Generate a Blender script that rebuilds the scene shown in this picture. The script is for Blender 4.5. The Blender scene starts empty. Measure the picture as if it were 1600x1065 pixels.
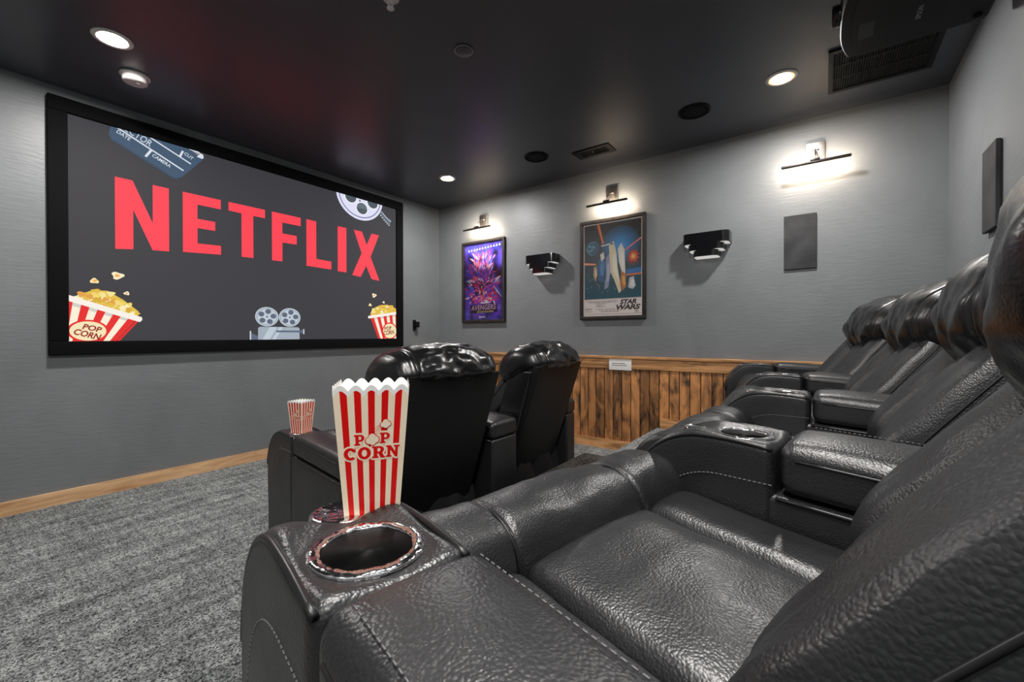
import bpy, bmesh, math, random
import numpy as np
from mathutils import Vector, Matrix, noise
from mathutils.geometry import tessellate_polygon

sc = bpy.context.scene
COL = sc.collection
R = math.radians

# ------------------------------------------------------------------ camera, world, exposure, room lamps
CAMZ = 1.05
cam_d = bpy.data.cameras.new('camera'); cam = bpy.data.objects.new('camera', cam_d); COL.objects.link(cam)
cam_d.sensor_width = 36.0; cam_d.sensor_fit = 'HORIZONTAL'; cam_d.lens = 668.43 * 36.0 / 1600.0
cam_d.shift_x = (800 - 793.48) / 1600.0; cam_d.shift_y = (527.08 - 532.5) / 1600.0
cam_d.clip_start = 0.01
yaw, pit, rol = R(36.5144), R(-0.3367), R(0.0666)
F_ = Vector((math.cos(yaw) * math.cos(pit), math.sin(yaw) * math.cos(pit), math.sin(pit)))
R_ = Vector((math.sin(yaw), -math.cos(yaw), 0)); D_ = F_.cross(R_)
R2 = R_ * math.cos(rol) + D_ * math.sin(rol); D2 = D_ * math.cos(rol) - R_ * math.sin(rol)
m = Matrix((( R2.x, -D2.x, -F_.x, 0), (R2.y, -D2.y, -F_.y, 0), (R2.z, -D2.z, -F_.z, CAMZ), (0, 0, 0, 1)))
cam.matrix_world = m
sc.camera = cam
w_ = bpy.data.worlds.new('world'); sc.world = w_; w_.use_nodes = True
w_.node_tree.nodes['Background'].inputs[0].default_value = (0, 0, 0, 1)
sc.view_settings.view_transform = 'Standard'; sc.view_settings.look = 'None'
sc.view_settings.exposure = 0.0; sc.view_settings.gamma = 1.0; sc.view_settings.use_curve_mapping = False
sc.cycles.max_bounces = 8; sc.cycles.diffuse_bounces = 5; sc.cycles.glossy_bounces = 4
sc.cycles.use_denoising = True; sc.cycles.sample_clamp_indirect = 6.0
CAN_STRENGTH = 900.0      # recessed ceiling lamps
BAR_STRENGTH = 260.0      # warm strips of the picture lights
SCREEN_GAIN = 1.0

# ------------------------------------------------------------------ helpers
def lin(c):
    return tuple((x / 12.92 if x <= .04045 else ((x + .055) / 1.055) ** 2.4) for x in c)
def rgb(r, g, b): return lin((r / 255, g / 255, b / 255))

def mat(name, base=(.5, .5, .5), rough=.5, metal=0.0, spec=.5, emit=None, estr=0.0, coat=0.0):
    m = bpy.data.materials.new(name); m.use_nodes = True
    b = m.node_tree.nodes['Principled BSDF']
    b.inputs['Base Color'].default_value = (*base, 1); b.inputs['Roughness'].default_value = rough
    b.inputs['Metallic'].default_value = metal; b.inputs['Specular IOR Level'].default_value = spec
    b.inputs['Coat Weight'].default_value = coat
    if emit: b.inputs['Emission Color'].default_value = (*emit, 1); b.inputs['Emission Strength'].default_value = estr
    return m
def N(m, t, **kw):
    n = m.node_tree.nodes.new(t)
    for k, v in kw.items():
        if k.startswith('i_'):
            key = k[2:]
            key = int(key) if key.isdigit() else key.replace('_', ' ')
            n.inputs[key].default_value = v
        else: setattr(n, k, v)
    return n
def L(m, a, b): m.node_tree.links.new(a, b)
def bsdf(m): return m.node_tree.nodes['Principled BSDF']
def ramp(m, src, stops):
    r = N(m, 'ShaderNodeValToRGB')
    cr = r.color_ramp
    while len(cr.elements) < len(stops): cr.elements.new(.5)
    for e, (p, c) in zip(cr.elements, stops):
        e.position = p; e.color = (*c, 1) if len(c) == 3 else c
    L(m, src, r.inputs[0]); return r
def bump(m, src, strength, dist, prev=None):
    b = N(m, 'ShaderNodeBump', i_Strength=strength, i_Distance=dist)
    L(m, src, b.inputs['Height'])
    if prev: L(m, prev.outputs[0], b.inputs['Normal'])
    L(m, b.outputs[0], bsdf(m).inputs['Normal']); return b
def coords(m, scale=(1, 1, 1), kind='Object', rnd=False):
    t = N(m, 'ShaderNodeTexCoord'); mp = N(m, 'ShaderNodeMapping'); mp.inputs['Scale'].default_value = scale
    L(m, t.outputs[kind], mp.inputs[0])
    if rnd:
        oi = N(m, 'ShaderNodeObjectInfo'); mu = N(m, 'ShaderNodeMath', operation='MULTIPLY', i_1=37.0)
        L(m, oi.outputs['Random'], mu.inputs[0]); L(m, mu.outputs[0], mp.inputs['Location'])
    return mp.outputs[0]

# ------------------------------------------------------------------ materials
def leather(name, base, rough, scale, bstr, wstr):
    m = mat(name, base, rough, spec=.78)
    co = coords(m)
    ns = N(m, 'ShaderNodeTexNoise', i_Scale=70.0, i_Detail=2.0); L(m, co, ns.inputs['Vector'])
    mx = N(m, 'ShaderNodeMix', data_type='RGBA', i_0=.006); L(m, co, mx.inputs[6]); L(m, ns.outputs['Color'], mx.inputs[7])
    v = N(m, 'ShaderNodeTexVoronoi', feature='SMOOTH_F1', i_Scale=scale); v.inputs['Smoothness'].default_value = .35
    L(m, mx.outputs[2], v.inputs['Vector'])
    inv = N(m, 'ShaderNodeMath', operation='SUBTRACT', i_0=1.0); L(m, v.outputs['Distance'], inv.inputs[1])
    b1 = bump(m, inv.outputs[0], bstr, .0010)
    n2 = N(m, 'ShaderNodeTexNoise', i_Scale=11.0, i_Detail=1.0, i_Distortion=.3); L(m, co, n2.inputs['Vector'])
    b2 = bump(m, n2.outputs[0], wstr, .006, b1)
    rr = N(m, 'ShaderNodeMapRange', i_3=rough - .07, i_4=rough + .07); L(m, n2.outputs[0], rr.inputs[0]); L(m, rr.outputs[0], bsdf(m).inputs['Roughness'])
    return m
M = {}
M['leather'] = leather('black_leather', (.0125, .0135, .0150), .39, 290.0, .50, .12)
M['leather_smooth'] = leather('black_leather_smooth', (.0065, .007, .0078), .28, 330.0, .15, .25)
M['panel'] = mat('matte_black_panel', (.005, .005, .0055), .5, spec=.35)
M['cloth'] = mat('black_dust_cloth', (.006, .006, .0065), .7, spec=.25)
M['piping'] = mat('black_piping', (.010, .010, .011), .38)
M['stitch'] = mat('grey_thread', (.13, .13, .135), .6)
def chrome_mat():
    m = mat('chrome', (.75, .75, .76), .14, metal=1.0)
    co = coords(m, (60, 60, 60)); n = N(m, 'ShaderNodeTexNoise', i_Scale=1.2, i_Detail=2.0); L(m, co, n.inputs['Vector'])
    bump(m, n.outputs[0], .6, .004); return m
M['chrome'] = chrome_mat()
M['black_plastic'] = mat('black_plastic', (.0035, .0035, .004), .55, spec=.2)
M['liner'] = mat('black_cup_liner', (.003, .003, .003), .5, spec=.1)
M['gloss_black'] = mat('gloss_black_metal', (.006, .006, .007), .10, spec=.6)
M['white_plastic'] = mat('white_plastic', (.72, .70, .68), .45)
M['white_metal'] = mat('white_enamel', (.80, .80, .80), .4)
M['diffuser'] = mat('sconce_diffuser', (.8, .8, .8), .5, emit=(1, .97, .94), estr=.5)
M['nickel'] = mat('brushed_nickel', (.52, .47, .43), .32, metal=1.0)
M['bronze'] = mat('dark_bronze', (.035, .03, .028), .3, metal=.6)
M['strip'] = mat('warm_led_strip', (1, 1, 1), .5, emit=(1.0, .80, .60), estr=BAR_STRENGTH)
M['lamp_white'] = mat('lamp_lens', (1, 1, 1), .5, emit=(1.0, .96, .925), estr=CAN_STRENGTH)
M['trim_white'] = mat('lamp_trim', (.8, .78, .75), .4)

def paint(name, base, rough, b=.25, var=.25):
    m = mat(name, base, rough, spec=.4 if base[0] > .1 else .42)
    co = coords(m, (1, 1, 1))
    n = N(m, 'ShaderNodeTexNoise', i_Scale=2.2, i_Detail=5.0, i_Roughness=.6, i_Distortion=.8); L(m, co, n.inputs['Vector'])
    r = ramp(m, n.outputs[0], [(.25, tuple(x * (1 - var) for x in base)), (.75, tuple(x * (1 + var) for x in base))])
    L(m, r.outputs[0], bsdf(m).inputs['Base Color'])
    co2 = coords(m, (14, 14, 90)); n2 = N(m, 'ShaderNodeTexNoise', i_Scale=1.0, i_Detail=4.0); L(m, co2, n2.inputs['Vector'])
    bump(m, n2.outputs[0], b, .004); return m
M['paint'] = paint('grey_plaster_paint', (.202, .216, .226), .42, .3, .10)
M['ceiling_paint'] = paint('charcoal_ceiling_paint', (.060, .066, .078), .36, .05, .08)

def carpet(name, dark, light):
    m = mat(name, light, .95, spec=.1)
    co = coords(m)
    v = N(m, 'ShaderNodeTexVoronoi', i_Scale=205.0, i_Randomness=1.0); L(m, co, v.inputs['Vector'])
    sep = N(m, 'ShaderNodeSeparateColor'); L(m, v.outputs['Color'], sep.inputs[0])
    mid = tuple((a + b) / 2 for a, b in zip(dark, light))
    r = ramp(m, sep.outputs[0], [(0, dark), (.5, mid), (1, light)])
    co2 = coords(m, (2.0, 7.0, 1)); n = N(m, 'ShaderNodeTexNoise', i_Scale=1.5, i_Detail=6.0, i_Roughness=.7); L(m, co2, n.inputs['Vector'])
    co3 = coords(m, (45, 3.0, 1)); n3 = N(m, 'ShaderNodeTexNoise', i_Scale=1.0, i_Detail=2.0); L(m, co3, n3.inputs['Vector'])
    a = N(m, 'ShaderNodeMath', operation='ADD'); L(m, n.outputs[0], a.inputs[0])
    s3 = N(m, 'ShaderNodeMath', operation='MULTIPLY', i_1=.35); L(m, n3.outputs[0], s3.inputs[0]); L(m, s3.outputs[0], a.inputs[1])
    r2 = ramp(m, a.outputs[0], [(.48, (.36, .38, .38)), (.82, (1.3, 1.3, 1.3))])
    mx = N(m, 'ShaderNodeMix', data_type='RGBA', blend_type='MULTIPLY', i_0=1.0); L(m, r.outputs[0], mx.inputs[6]); L(m, r2.outputs[0], mx.inputs[7])
    L(m, mx.outputs[2], bsdf(m).inputs['Base Color'])
    bump(m, v.outputs['Distance'], .9, .006); return m
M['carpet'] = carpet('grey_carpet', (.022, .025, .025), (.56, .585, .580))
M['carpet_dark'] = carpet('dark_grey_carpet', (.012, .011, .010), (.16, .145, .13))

def wood(name, light, dark, amount, scale=(30, 30, 2.2), big=(7, 7, 2.6), vary=False):
    m = mat(name, light, .5, spec=.35)
    co = coords(m, scale, rnd=True)
    n = N(m, 'ShaderNodeTexNoise', i_Scale=1.0, i_Detail=5.0, i_Roughness=.6, i_Distortion=.4); L(m, co, n.inputs['Vector'])
    co2 = coords(m, big, rnd=True)
    n2 = N(m, 'ShaderNodeTexNoise', i_Scale=1.0, i_Detail=6.0, i_Roughness=.6, i_Distortion=1.6); L(m, co2, n2.inputs['Vector'])
    a = N(m, 'ShaderNodeMix', data_type='FLOAT', i_0=.78); L(m, n.outputs[0], a.inputs[2]); L(m, n2.outputs[0], a.inputs[3])
    mid = tuple(.45 * d + .55 * l for d, l in zip(dark, light))
    r = ramp(m, a.outputs[0], [(.5 - amount, dark), (.5 - amount * .25, mid), (.54, light), (.68, tuple(min(1, x * 1.3) for x in light))])
    oi = N(m, 'ShaderNodeObjectInfo'); vr = N(m, 'ShaderNodeMapRange', i_3=.62, i_4=1.2); L(m, oi.outputs['Random'], vr.inputs[0])
    tn = N(m, 'ShaderNodeMix', data_type='RGBA', blend_type='MULTIPLY', i_0=1.0 if vary else 0.0); L(m, r.outputs[0], tn.inputs[6]); L(m, vr.outputs[0], tn.inputs[7])
    L(m, tn.outputs[2], bsdf(m).inputs['Base Color'])
    bump(m, n.outputs[0], .25, .003); return m
M['plank'] = wood('burnt_pine', rgb(204, 142, 88), rgb(50, 42, 38), .15, big=(6, 6, 2.8), vary=True)
M['rail_wood'] = wood('stained_pine', rgb(200, 148, 98), rgb(110, 72, 44), .16, (2.5, 2.5, 40))
M['rail_wood_y'] = wood('stained_pine_long', rgb(204, 152, 102), rgb(112, 74, 46), .18, (30, 2.2, 40), (9, 2, 14))
M['pine'] = wood('clear_pine', rgb(228, 186, 142), rgb(196, 146, 102), .12, (2.2, 30, 34), (2, 9, 14))
M['frame_wood'] = wood('dark_frame_wood', rgb(52, 46, 43), rgb(28, 25, 24), .2, (20, 20, 3))
M['velvet'] = mat('black_velvet_border', (.004, .004, .0045), .9, spec=.15)

def printed(name, emit=False, rough=.35, gain=1.0):
    m = mat(name, (1, 1, 1), rough, spec=.3)
    a = N(m, 'ShaderNodeAttribute', attribute_name='Col')
    if emit:
        bsdf(m).inputs['Base Color'].default_value = (.02, .02, .02, 1)
        L(m, a.outputs['Color'], bsdf(m).inputs['Emission Color']); bsdf(m).inputs['Emission Strength'].default_value = SCREEN_GAIN
        bsdf(m).inputs['Roughness'].default_value = .9; bsdf(m).inputs['Specular IOR Level'].default_value = .1
    else:
        g = N(m, 'ShaderNodeMix', data_type='RGBA', blend_type='MULTIPLY', i_0=1.0); g.clamp_result = False
        L(m, a.outputs['Color'], g.inputs[6]); g.inputs[7].default_value = (gain, gain, gain, 1); L(m, g.outputs[2], bsdf(m).inputs['Base Color'])
    return m
M['print'] = printed('printed_paper', gain=1.4); M['screen'] = printed('lit_screen', True)
M['popcorn_plastic'] = printed('printed_plastic', rough=.38)
def glass_mat():
    m = bpy.data.materials.new('picture_glass'); m.use_nodes = True; nt = m.node_tree; nt.nodes.clear()
    o = nt.nodes.new('ShaderNodeOutputMaterial'); t = nt.nodes.new('ShaderNodeBsdfTransparent'); g = nt.nodes.new('ShaderNodeBsdfGlossy')
    g.inputs['Roughness'].default_value = .38
    f = nt.nodes.new('ShaderNodeFresnel'); f.inputs[0].default_value = 1.35
    mx = nt.nodes.new('ShaderNodeMixShader'); nt.links.new(f.outputs[0], mx.inputs[0]); nt.links.new(t.outputs[0], mx.inputs[1]); nt.links.new(g.outputs[0], mx.inputs[2])
    nt.links.new(mx.outputs[0], o.inputs[0]); return m
M['glass'] = glass_mat()

# ------------------------------------------------------------------ mesh builders
class MB:
    def __init__(s): s.v = []; s.f = []; s.c = None; s.smooth = []
    def add(s, v, f, smooth=True):
        o = len(s.v); s.v += [tuple(p) for p in v]; s.f += [tuple(i + o for i in q) for q in f]; s.smooth += [smooth] * len(f); return s
    def box(s, x0, x1, y0, y1, z0, z1):
        v = [(x, y, z) for x in (x0, x1) for y in (y0, y1) for z in (z0, z1)]
        f = [(0, 1, 3, 2), (4, 6, 7, 5), (0, 4, 5, 1), (2, 3, 7, 6), (0, 2, 6, 4), (1, 5, 7, 3)]
        return s.add(v, f, False)
    def tube(s, pts, r, n=8, closed=False):
        P = [Vector(p) for p in pts]; k = len(P); v = []; f = []
        up = Vector((0, 0, 1))
        for i, p in enumerate(P):
            a = P[(i - 1) % k] if (closed or i) else P[i]; b = P[(i + 1) % k] if (closed or i < k - 1) else P[i]
            t = (b - a).normalized()
            n1 = t.cross(up)
            if n1.length < .05: n1 = t.cross(Vector((1, 0, 0)))
            n1.normalize(); n2 = t.cross(n1)
            for j in range(n):
                an = 2 * math.pi * j / n; v.append(p + n1 * (r * math.cos(an)) + n2 * (r * math.sin(an)))
        for i in range(k if closed else k - 1):
            for j in range(n):
                f.append((i * n + j, i * n + (j + 1) % n, ((i + 1) % k) * n + (j + 1) % n, ((i + 1) % k) * n + j))
        if not closed: f += [tuple(range(n))[::-1], tuple((k - 1) * n + j for j in range(n))]
        return s.add(v, f)
    def lathe(s, prof, n=48, cx=0, cy=0, caps=True):
        k = len(prof); v = []; f = []
        for r, z in prof:
            for j in range(n):
                a = 2 * math.pi * j / n; v.append((cx + r * math.cos(a), cy + r * math.sin(a), z))
        for i in range(k - 1):
            for j in range(n): f.append((i * n + j, i * n + (j + 1) % n, (i + 1) * n + (j + 1) % n, (i + 1) * n + j))
        if caps and prof[0][0] > 1e-6: f.append(tuple(range(n))[::-1])
        if caps and prof[-1][0] > 1e-6: f.append(tuple((k - 1) * n + j for j in range(n)))
        return s.add(v, f)
    def torus(s, R0, r, cx, cy, cz, n=64, k=10, wob=0, seed=0):
        v = []; f = []
        for i in range(n):
            a = 2 * math.pi * i / n
            for j in range(k):
                b = 2 * math.pi * j / k
                rr = r * (1 + wob * noise.noise(Vector((math.cos(a) * 6 + seed, math.sin(a) * 6, b * 1.1))))
                v.append((cx + (R0 + rr * math.cos(b)) * math.cos(a), cy + (R0 + rr * math.cos(b)) * math.sin(a), cz + rr * math.sin(b) * .55))
        for i in range(n):
            for j in range(k): f.append((i * k + j, ((i + 1) % n) * k + j, ((i + 1) % n) * k + (j + 1) % k, i * k + (j + 1) % k))
        return s.add(v, f)
    def stitches(s, pts, ln=.006, gap=.003, r=.0009, lift=(0, 0, 0)):
        P = [Vector(p) + Vector(lift) for p in pts]; acc = 0; seg = []
        d = [0]
        for a, b in zip(P, P[1:]): d.append(d[-1] + (b - a).length)
        def at(q):
            for i in range(len(P) - 1):
                if q <= d[i + 1]: return P[i].lerp(P[i + 1], (q - d[i]) / max(1e-9, d[i + 1] - d[i]))
            return P[-1]
        q = 0
        while q + ln < d[-1]:
            s.tube([at(q), at(q + ln)], r, 5); q += ln + gap
        return s
    def mesh(s, name, m):
        me = bpy.data.meshes.new(name); me.from_pydata(s.v, [], s.f); me.validate(); me.update()
        me.polygons.foreach_set('use_smooth', s.smooth if len(s.smooth) == len(me.polygons) else [False] * len(me.polygons))
        bm = bmesh.new(); bm.from_mesh(me); bmesh.ops.recalc_face_normals(bm, faces=bm.faces); bm.to_mesh(me); bm.free()
        if m: me.materials.append(M[m] if isinstance(m, str) else m)
        return me

def link(name, me, parent=None, loc=(0, 0, 0), rz=0.0):
    o = bpy.data.objects.new(name, me); COL.objects.link(o); o.location = loc; o.rotation_euler = (0, 0, rz)
    if parent: o.parent = parent
    return o
def obj(name, mb, m, parent=None, loc=(0, 0, 0), rz=0.0): return link(name, mb.mesh(name, m), parent, loc, rz)
def thing(name, label, cat, loc=(0, 0, 0), rz=0.0, group=None):
    o = bpy.data.objects.new(name, None); COL.objects.link(o); o.location = loc; o.rotation_euler = (0, 0, rz); o.empty_display_size = .1
    o['label'] = label; o['category'] = cat
    if group: o['group'] = group
    return o
def struct(o, label=None):
    o['kind'] = 'structure'
    if label: o['label'] = label
    return o

def axis_samples(a, b, r, n, k=4):
    c = (a + b) / 2; h = (b - a) / 2; r = min(r, h * .999)
    inner = list(np.linspace(-(h - r), h - r, n)) if not hasattr(n, '__len__') else [x - c for x in n]
    out = [h - r + r * math.tan(R(45) * i / k) for i in range(1, k + 1)]
    return [c + x for x in ([-x for x in out[::-1]] + inner + out)]
def soft_box(x0, x1, y0, y1, z0, z1, r, nx, ny, nz, fn=None, k=4):
    """rounded box of quads; fn deforms an array of points"""
    xs, ys, zs = axis_samples(x0, x1, r, nx, k), axis_samples(y0, y1, r, ny, k), axis_samples(z0, z1, r, nz, k)
    idx = {}; V = []; Fc = []
    def vid(i, j, l):
        key = (i, j, l)
        if key not in idx: idx[key] = len(V); V.append((xs[i], ys[j], zs[l]))
        return idx[key]
    a, b, c = len(xs) - 1, len(ys) - 1, len(zs) - 1
    for i in range(a):
        for j in range(b):
            Fc.append((vid(i, j, 0), vid(i, j + 1, 0), vid(i + 1, j + 1, 0), vid(i + 1, j, 0)))
            Fc.append((vid(i, j, c), vid(i + 1, j, c), vid(i + 1, j + 1, c), vid(i, j + 1, c)))
    for i in range(a):
        for l in range(c):
            Fc.append((vid(i, 0, l), vid(i + 1, 0, l), vid(i + 1, 0, l + 1), vid(i, 0, l + 1)))
            Fc.append((vid(i, b, l), vid(i, b, l + 1), vid(i + 1, b, l + 1), vid(i + 1, b, l)))
    for j in range(b):
        for l in range(c):
            Fc.append((vid(0, j, l), vid(0, j, l + 1), vid(0, j + 1, l + 1), vid(0, j + 1, l)))
            Fc.append((vid(a, j, l), vid(a, j + 1, l), vid(a, j + 1, l + 1), vid(a, j, l + 1)))
    P = np.array(V)
    lo = np.array([x0, y0, z0]) + r; hi = np.array([x1, y1, z1]) - r
    Q = np.clip(P, lo, hi); D = P - Q; ln = np.linalg.norm(D, axis=1); ln[ln < 1e-9] = 1
    mx = np.abs(D).max(axis=1)
    P = Q + D / ln[:, None] * np.where(mx[:, None] > 0, r, 0)
    if fn is not None: P = fn(P)
    return P.tolist(), Fc
def fbm(p, s, seed=0.0, oct=3):
    return noise.fractal(Vector((p[0] * s[0] + seed, p[1] * s[1] - seed, p[2] * s[2] + 2 * seed)), .9, 2.0, oct)

# 2D drawing ------------------------------------------------------
def circ(cx, cy, rx, ry=None, n=28, a0=0, a1=360):
    ry = rx if ry is None else ry
    full = abs(a1 - a0) >= 360
    return [(cx + rx * math.cos(R(a0 + (a1 - a0) * i / (n if full else n - 1))), cy + ry * math.sin(R(a0 + (a1 - a0) * i / (n if full else n - 1)))) for i in range(n)]
def text2d(body, bold=0.0, shear=0.0, spacing=1.0):
    cu = bpy.data.curves.new('t', 'FONT'); cu.body = body; cu.size = 1; cu.offset = bold; cu.shear = shear; cu.space_character = spacing; cu.resolution_u = 3
    o = bpy.data.objects.new('t', cu); COL.objects.link(o); bpy.context.view_layer.update()
    me = bpy.data.meshes.new_from_object(o.evaluated_get(bpy.context.evaluated_depsgraph_get()))
    v = [(p.co.x, p.co.y) for p in me.vertices]; f = [tuple(p.vertices) for p in me.polygons]
    bpy.data.objects.remove(o); bpy.data.curves.remove(cu); bpy.data.meshes.remove(me)
    return v, f
class Print:
    """flat coloured shapes, each layer a hair in front of the one before; to3d maps (u, v, height)"""
    def __init__(s): s.items = []
    def raw(s, v, f, col, layer): s.items.append((v, f, col, layer))
    def poly(s, pts, col, layer, holes=(), tf=None):
        loops = [list(pts)] + [list(h) for h in holes]
        if tf: loops = [[tf(*p) for p in l] for l in loops]
        v = [p for l in loops for p in l]
        f = [tuple(t) for t in tessellate_polygon([[Vector((p[0], p[1], 0)) for p in l] for l in loops])]
        s.raw(v, f, col, layer)
    def rect(s, x0, y0, x1, y1, col, layer): s.raw([(x0, y0), (x1, y0), (x1, y1), (x0, y1)], [(0, 1, 2, 3)], col, layer)
    def text(s, body, x, y, w, h, col, layer, rot=0, bold=0.0, shear=0.0, spacing=1.0, align='l'):
        v, f = text2d(body, bold, shear, spacing)
        a = np.array(v); mn = a.min(0); mx = a.max(0); sx = w / (mx[0] - mn[0]); sy = h / (mx[1] - mn[1])
        c, sn = math.cos(R(rot)), math.sin(R(rot))
        out = []
        for p in v:
            px, py = (p[0] - mn[0]) * sx, (p[1] - mn[1]) * sy
            out.append((x + px * c - py * sn, y + px * sn + py * c))
        s.raw(out, f, col, layer)
    def build(s, name, m, to3d, parent=None, clip=None, step=.0004, loc=(0, 0, 0)):
        V = []; Fc = []; C = []
        for v, f, col, layer in s.items:
            for t in f:
                pts = [v[i] for i in t]
                if clip:
                    pts = clip_poly(pts, clip)
                    if len(pts) < 3: continue
                o = len(V); V += [to3d(p[0], p[1], layer * step) for p in pts]; Fc.append(tuple(range(o, o + len(pts)))); C.append(col)
        me = bpy.data.meshes.new(name); me.from_pydata(V, [], Fc); me.update()
        at = me.color_attributes.new('Col', 'FLOAT_COLOR', 'CORNER')
        arr = np.ones((len(me.loops), 4), dtype=np.float32)
        for p, c in zip(me.polygons, C): arr[p.loop_start:p.loop_start + p.loop_total, :3] = c
        at.data.foreach_set('color', arr.ravel()); me.materials.append(M[m])
        return link(name, me, parent, loc)
def clip_poly(pts, box):
    x0, y0, x1, y1 = box
    for ax, lim, sg in ((0, x0, 1), (0, x1, -1), (1, y0, 1), (1, y1, -1)):
        out = []
        for i in range(len(pts)):
            a, b = pts[i], pts[(i + 1) % len(pts)]
            da, db = (a[ax] - lim) * sg, (b[ax] - lim) * sg
            if da >= 0: out.append(a)
            if (da >= 0) != (db >= 0):
                t = da / (da - db); out.append((a[0] + (b[0] - a[0]) * t, a[1] + (b[1] - a[1]) * t))
        pts = out
        if not pts: break
    return pts

# ------------------------------------------------------------------ the room
XL, XR, YB, YF, ZC = -.85, 3.75, -.615, 3.8325, 2.595
RISER = .25
T = .12
def slab(name, b, m, **k): return obj(name, MB().box(*b), m, **k)
flo = struct(slab('floor', (XL - T, XR + T, YB - T, YF + T, -.1, 0), 'carpet'), 'grey loop carpet of the lower floor')
cei = struct(slab('ceiling', (XL - T, XR + T, YB - T, YF + T, ZC, ZC + .1), 'ceiling_paint'), 'dark charcoal satin ceiling')
wf = struct(slab('wall_front', (XL - T, XR + T, YF, YF + T, 0, ZC), 'paint'), 'grey plaster wall behind the screen')
wr = struct(slab('wall_right', (XR, XR + T, YB - T, YF, 0, ZC), 'paint'), 'grey plaster wall with posters above wood panelling')
wb = struct(slab('wall_back', (XL - T, XR, YB - T, YB, 0, ZC), 'paint'), 'grey plaster wall behind the raised row')
wl = struct(slab('wall_left', (XL - T, XL, YB, YF, 0, ZC), 'paint'), 'grey plaster wall beside the aisle')
def extrude_z(pts, z0, z1):
    n = len(pts); v = [(x, y, z0) for x, y in pts] + [(x, y, z1) for x, y in pts]
    return MB().add(v, [(i, (i + 1) % n, n + (i + 1) % n, n + i) for i in range(n)] + [tuple(range(n))[::-1], tuple(range(n, 2 * n))], False)
ris = extrude_z([(.12, YB), (XR, YB), (XR, 1.16), (.62, 1.16), (.40, .95), (.27, .60), (.16, .20)], 0, RISER)
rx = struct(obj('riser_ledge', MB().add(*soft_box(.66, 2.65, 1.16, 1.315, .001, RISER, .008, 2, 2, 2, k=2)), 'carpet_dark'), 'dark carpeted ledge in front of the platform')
ro = struct(obj('riser', ris, 'carpet'), 'carpeted platform carrying the rear row')

# baseboards
bb = struct(slab('baseboard_front', (XL, XR - .0, YF - .016, YF, 0, .082), 'pine'), 'pale pine baseboard under the screen')
struct(slab('baseboard_left', (XL, XL + .016, YB, YF - .016, 0, .082), 'pine'))
br = MB(); br.box(XR - .036, XR - .018, 1.16, YF - .016, 0, .086)
struct(obj('baseboard_right', br, 'rail_wood_y'), 'stained pine baseboard below the planks')
br2 = MB(); br2.box(XR - .036, XR - .018, YB, 1.13, RISER, RISER + .084)
struct(obj('baseboard_right', br2, 'rail_wood_y'), 'stained pine baseboard on the platform')
# wainscot: planks one by one, rail and cap
pitch = .0835
pl_w = pitch - .007
y = YF - .02; k = 0
meshes = {}
random.seed(4)
while y - pl_w > YB:
    z0 = 0.0
    zone = 'lo' if y - pl_w > 1.10 else 'hi'
    if zone not in meshes:
        zb = .002 if zone == 'lo' else RISER + .002
        meshes[zone] = MB().add(*soft_box(0, .016, -pl_w, 0, zb, .75, .003, 2, 2, 2, k=2)).mesh('plank', 'plank')
    p = link('plank', meshes[zone], wr, (XR - .018 + random.uniform(-.0015, .0015), y, 0))
    y -= pitch; k += 1
slab('panel_backing', (XR - .002, XR + .001, YB, YF, 0, .75), 'frame_wood', parent=wr)
struct(obj('trim_1', MB().add(*soft_box(XR - .028, XR, YB + .001, YF - .001, .742, .832, .004, 2, 2, 2, k=2)), 'rail_wood_y'), 'stained pine rail along the top of the planks')
struct(obj('trim_2', MB().add(*soft_box(XR - .042, XR, YB + .001, YF - .001, .832, .858, .006, 2, 2, 2, k=2)), 'rail_wood_y'), 'stained pine cap ledge on the rail')

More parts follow.
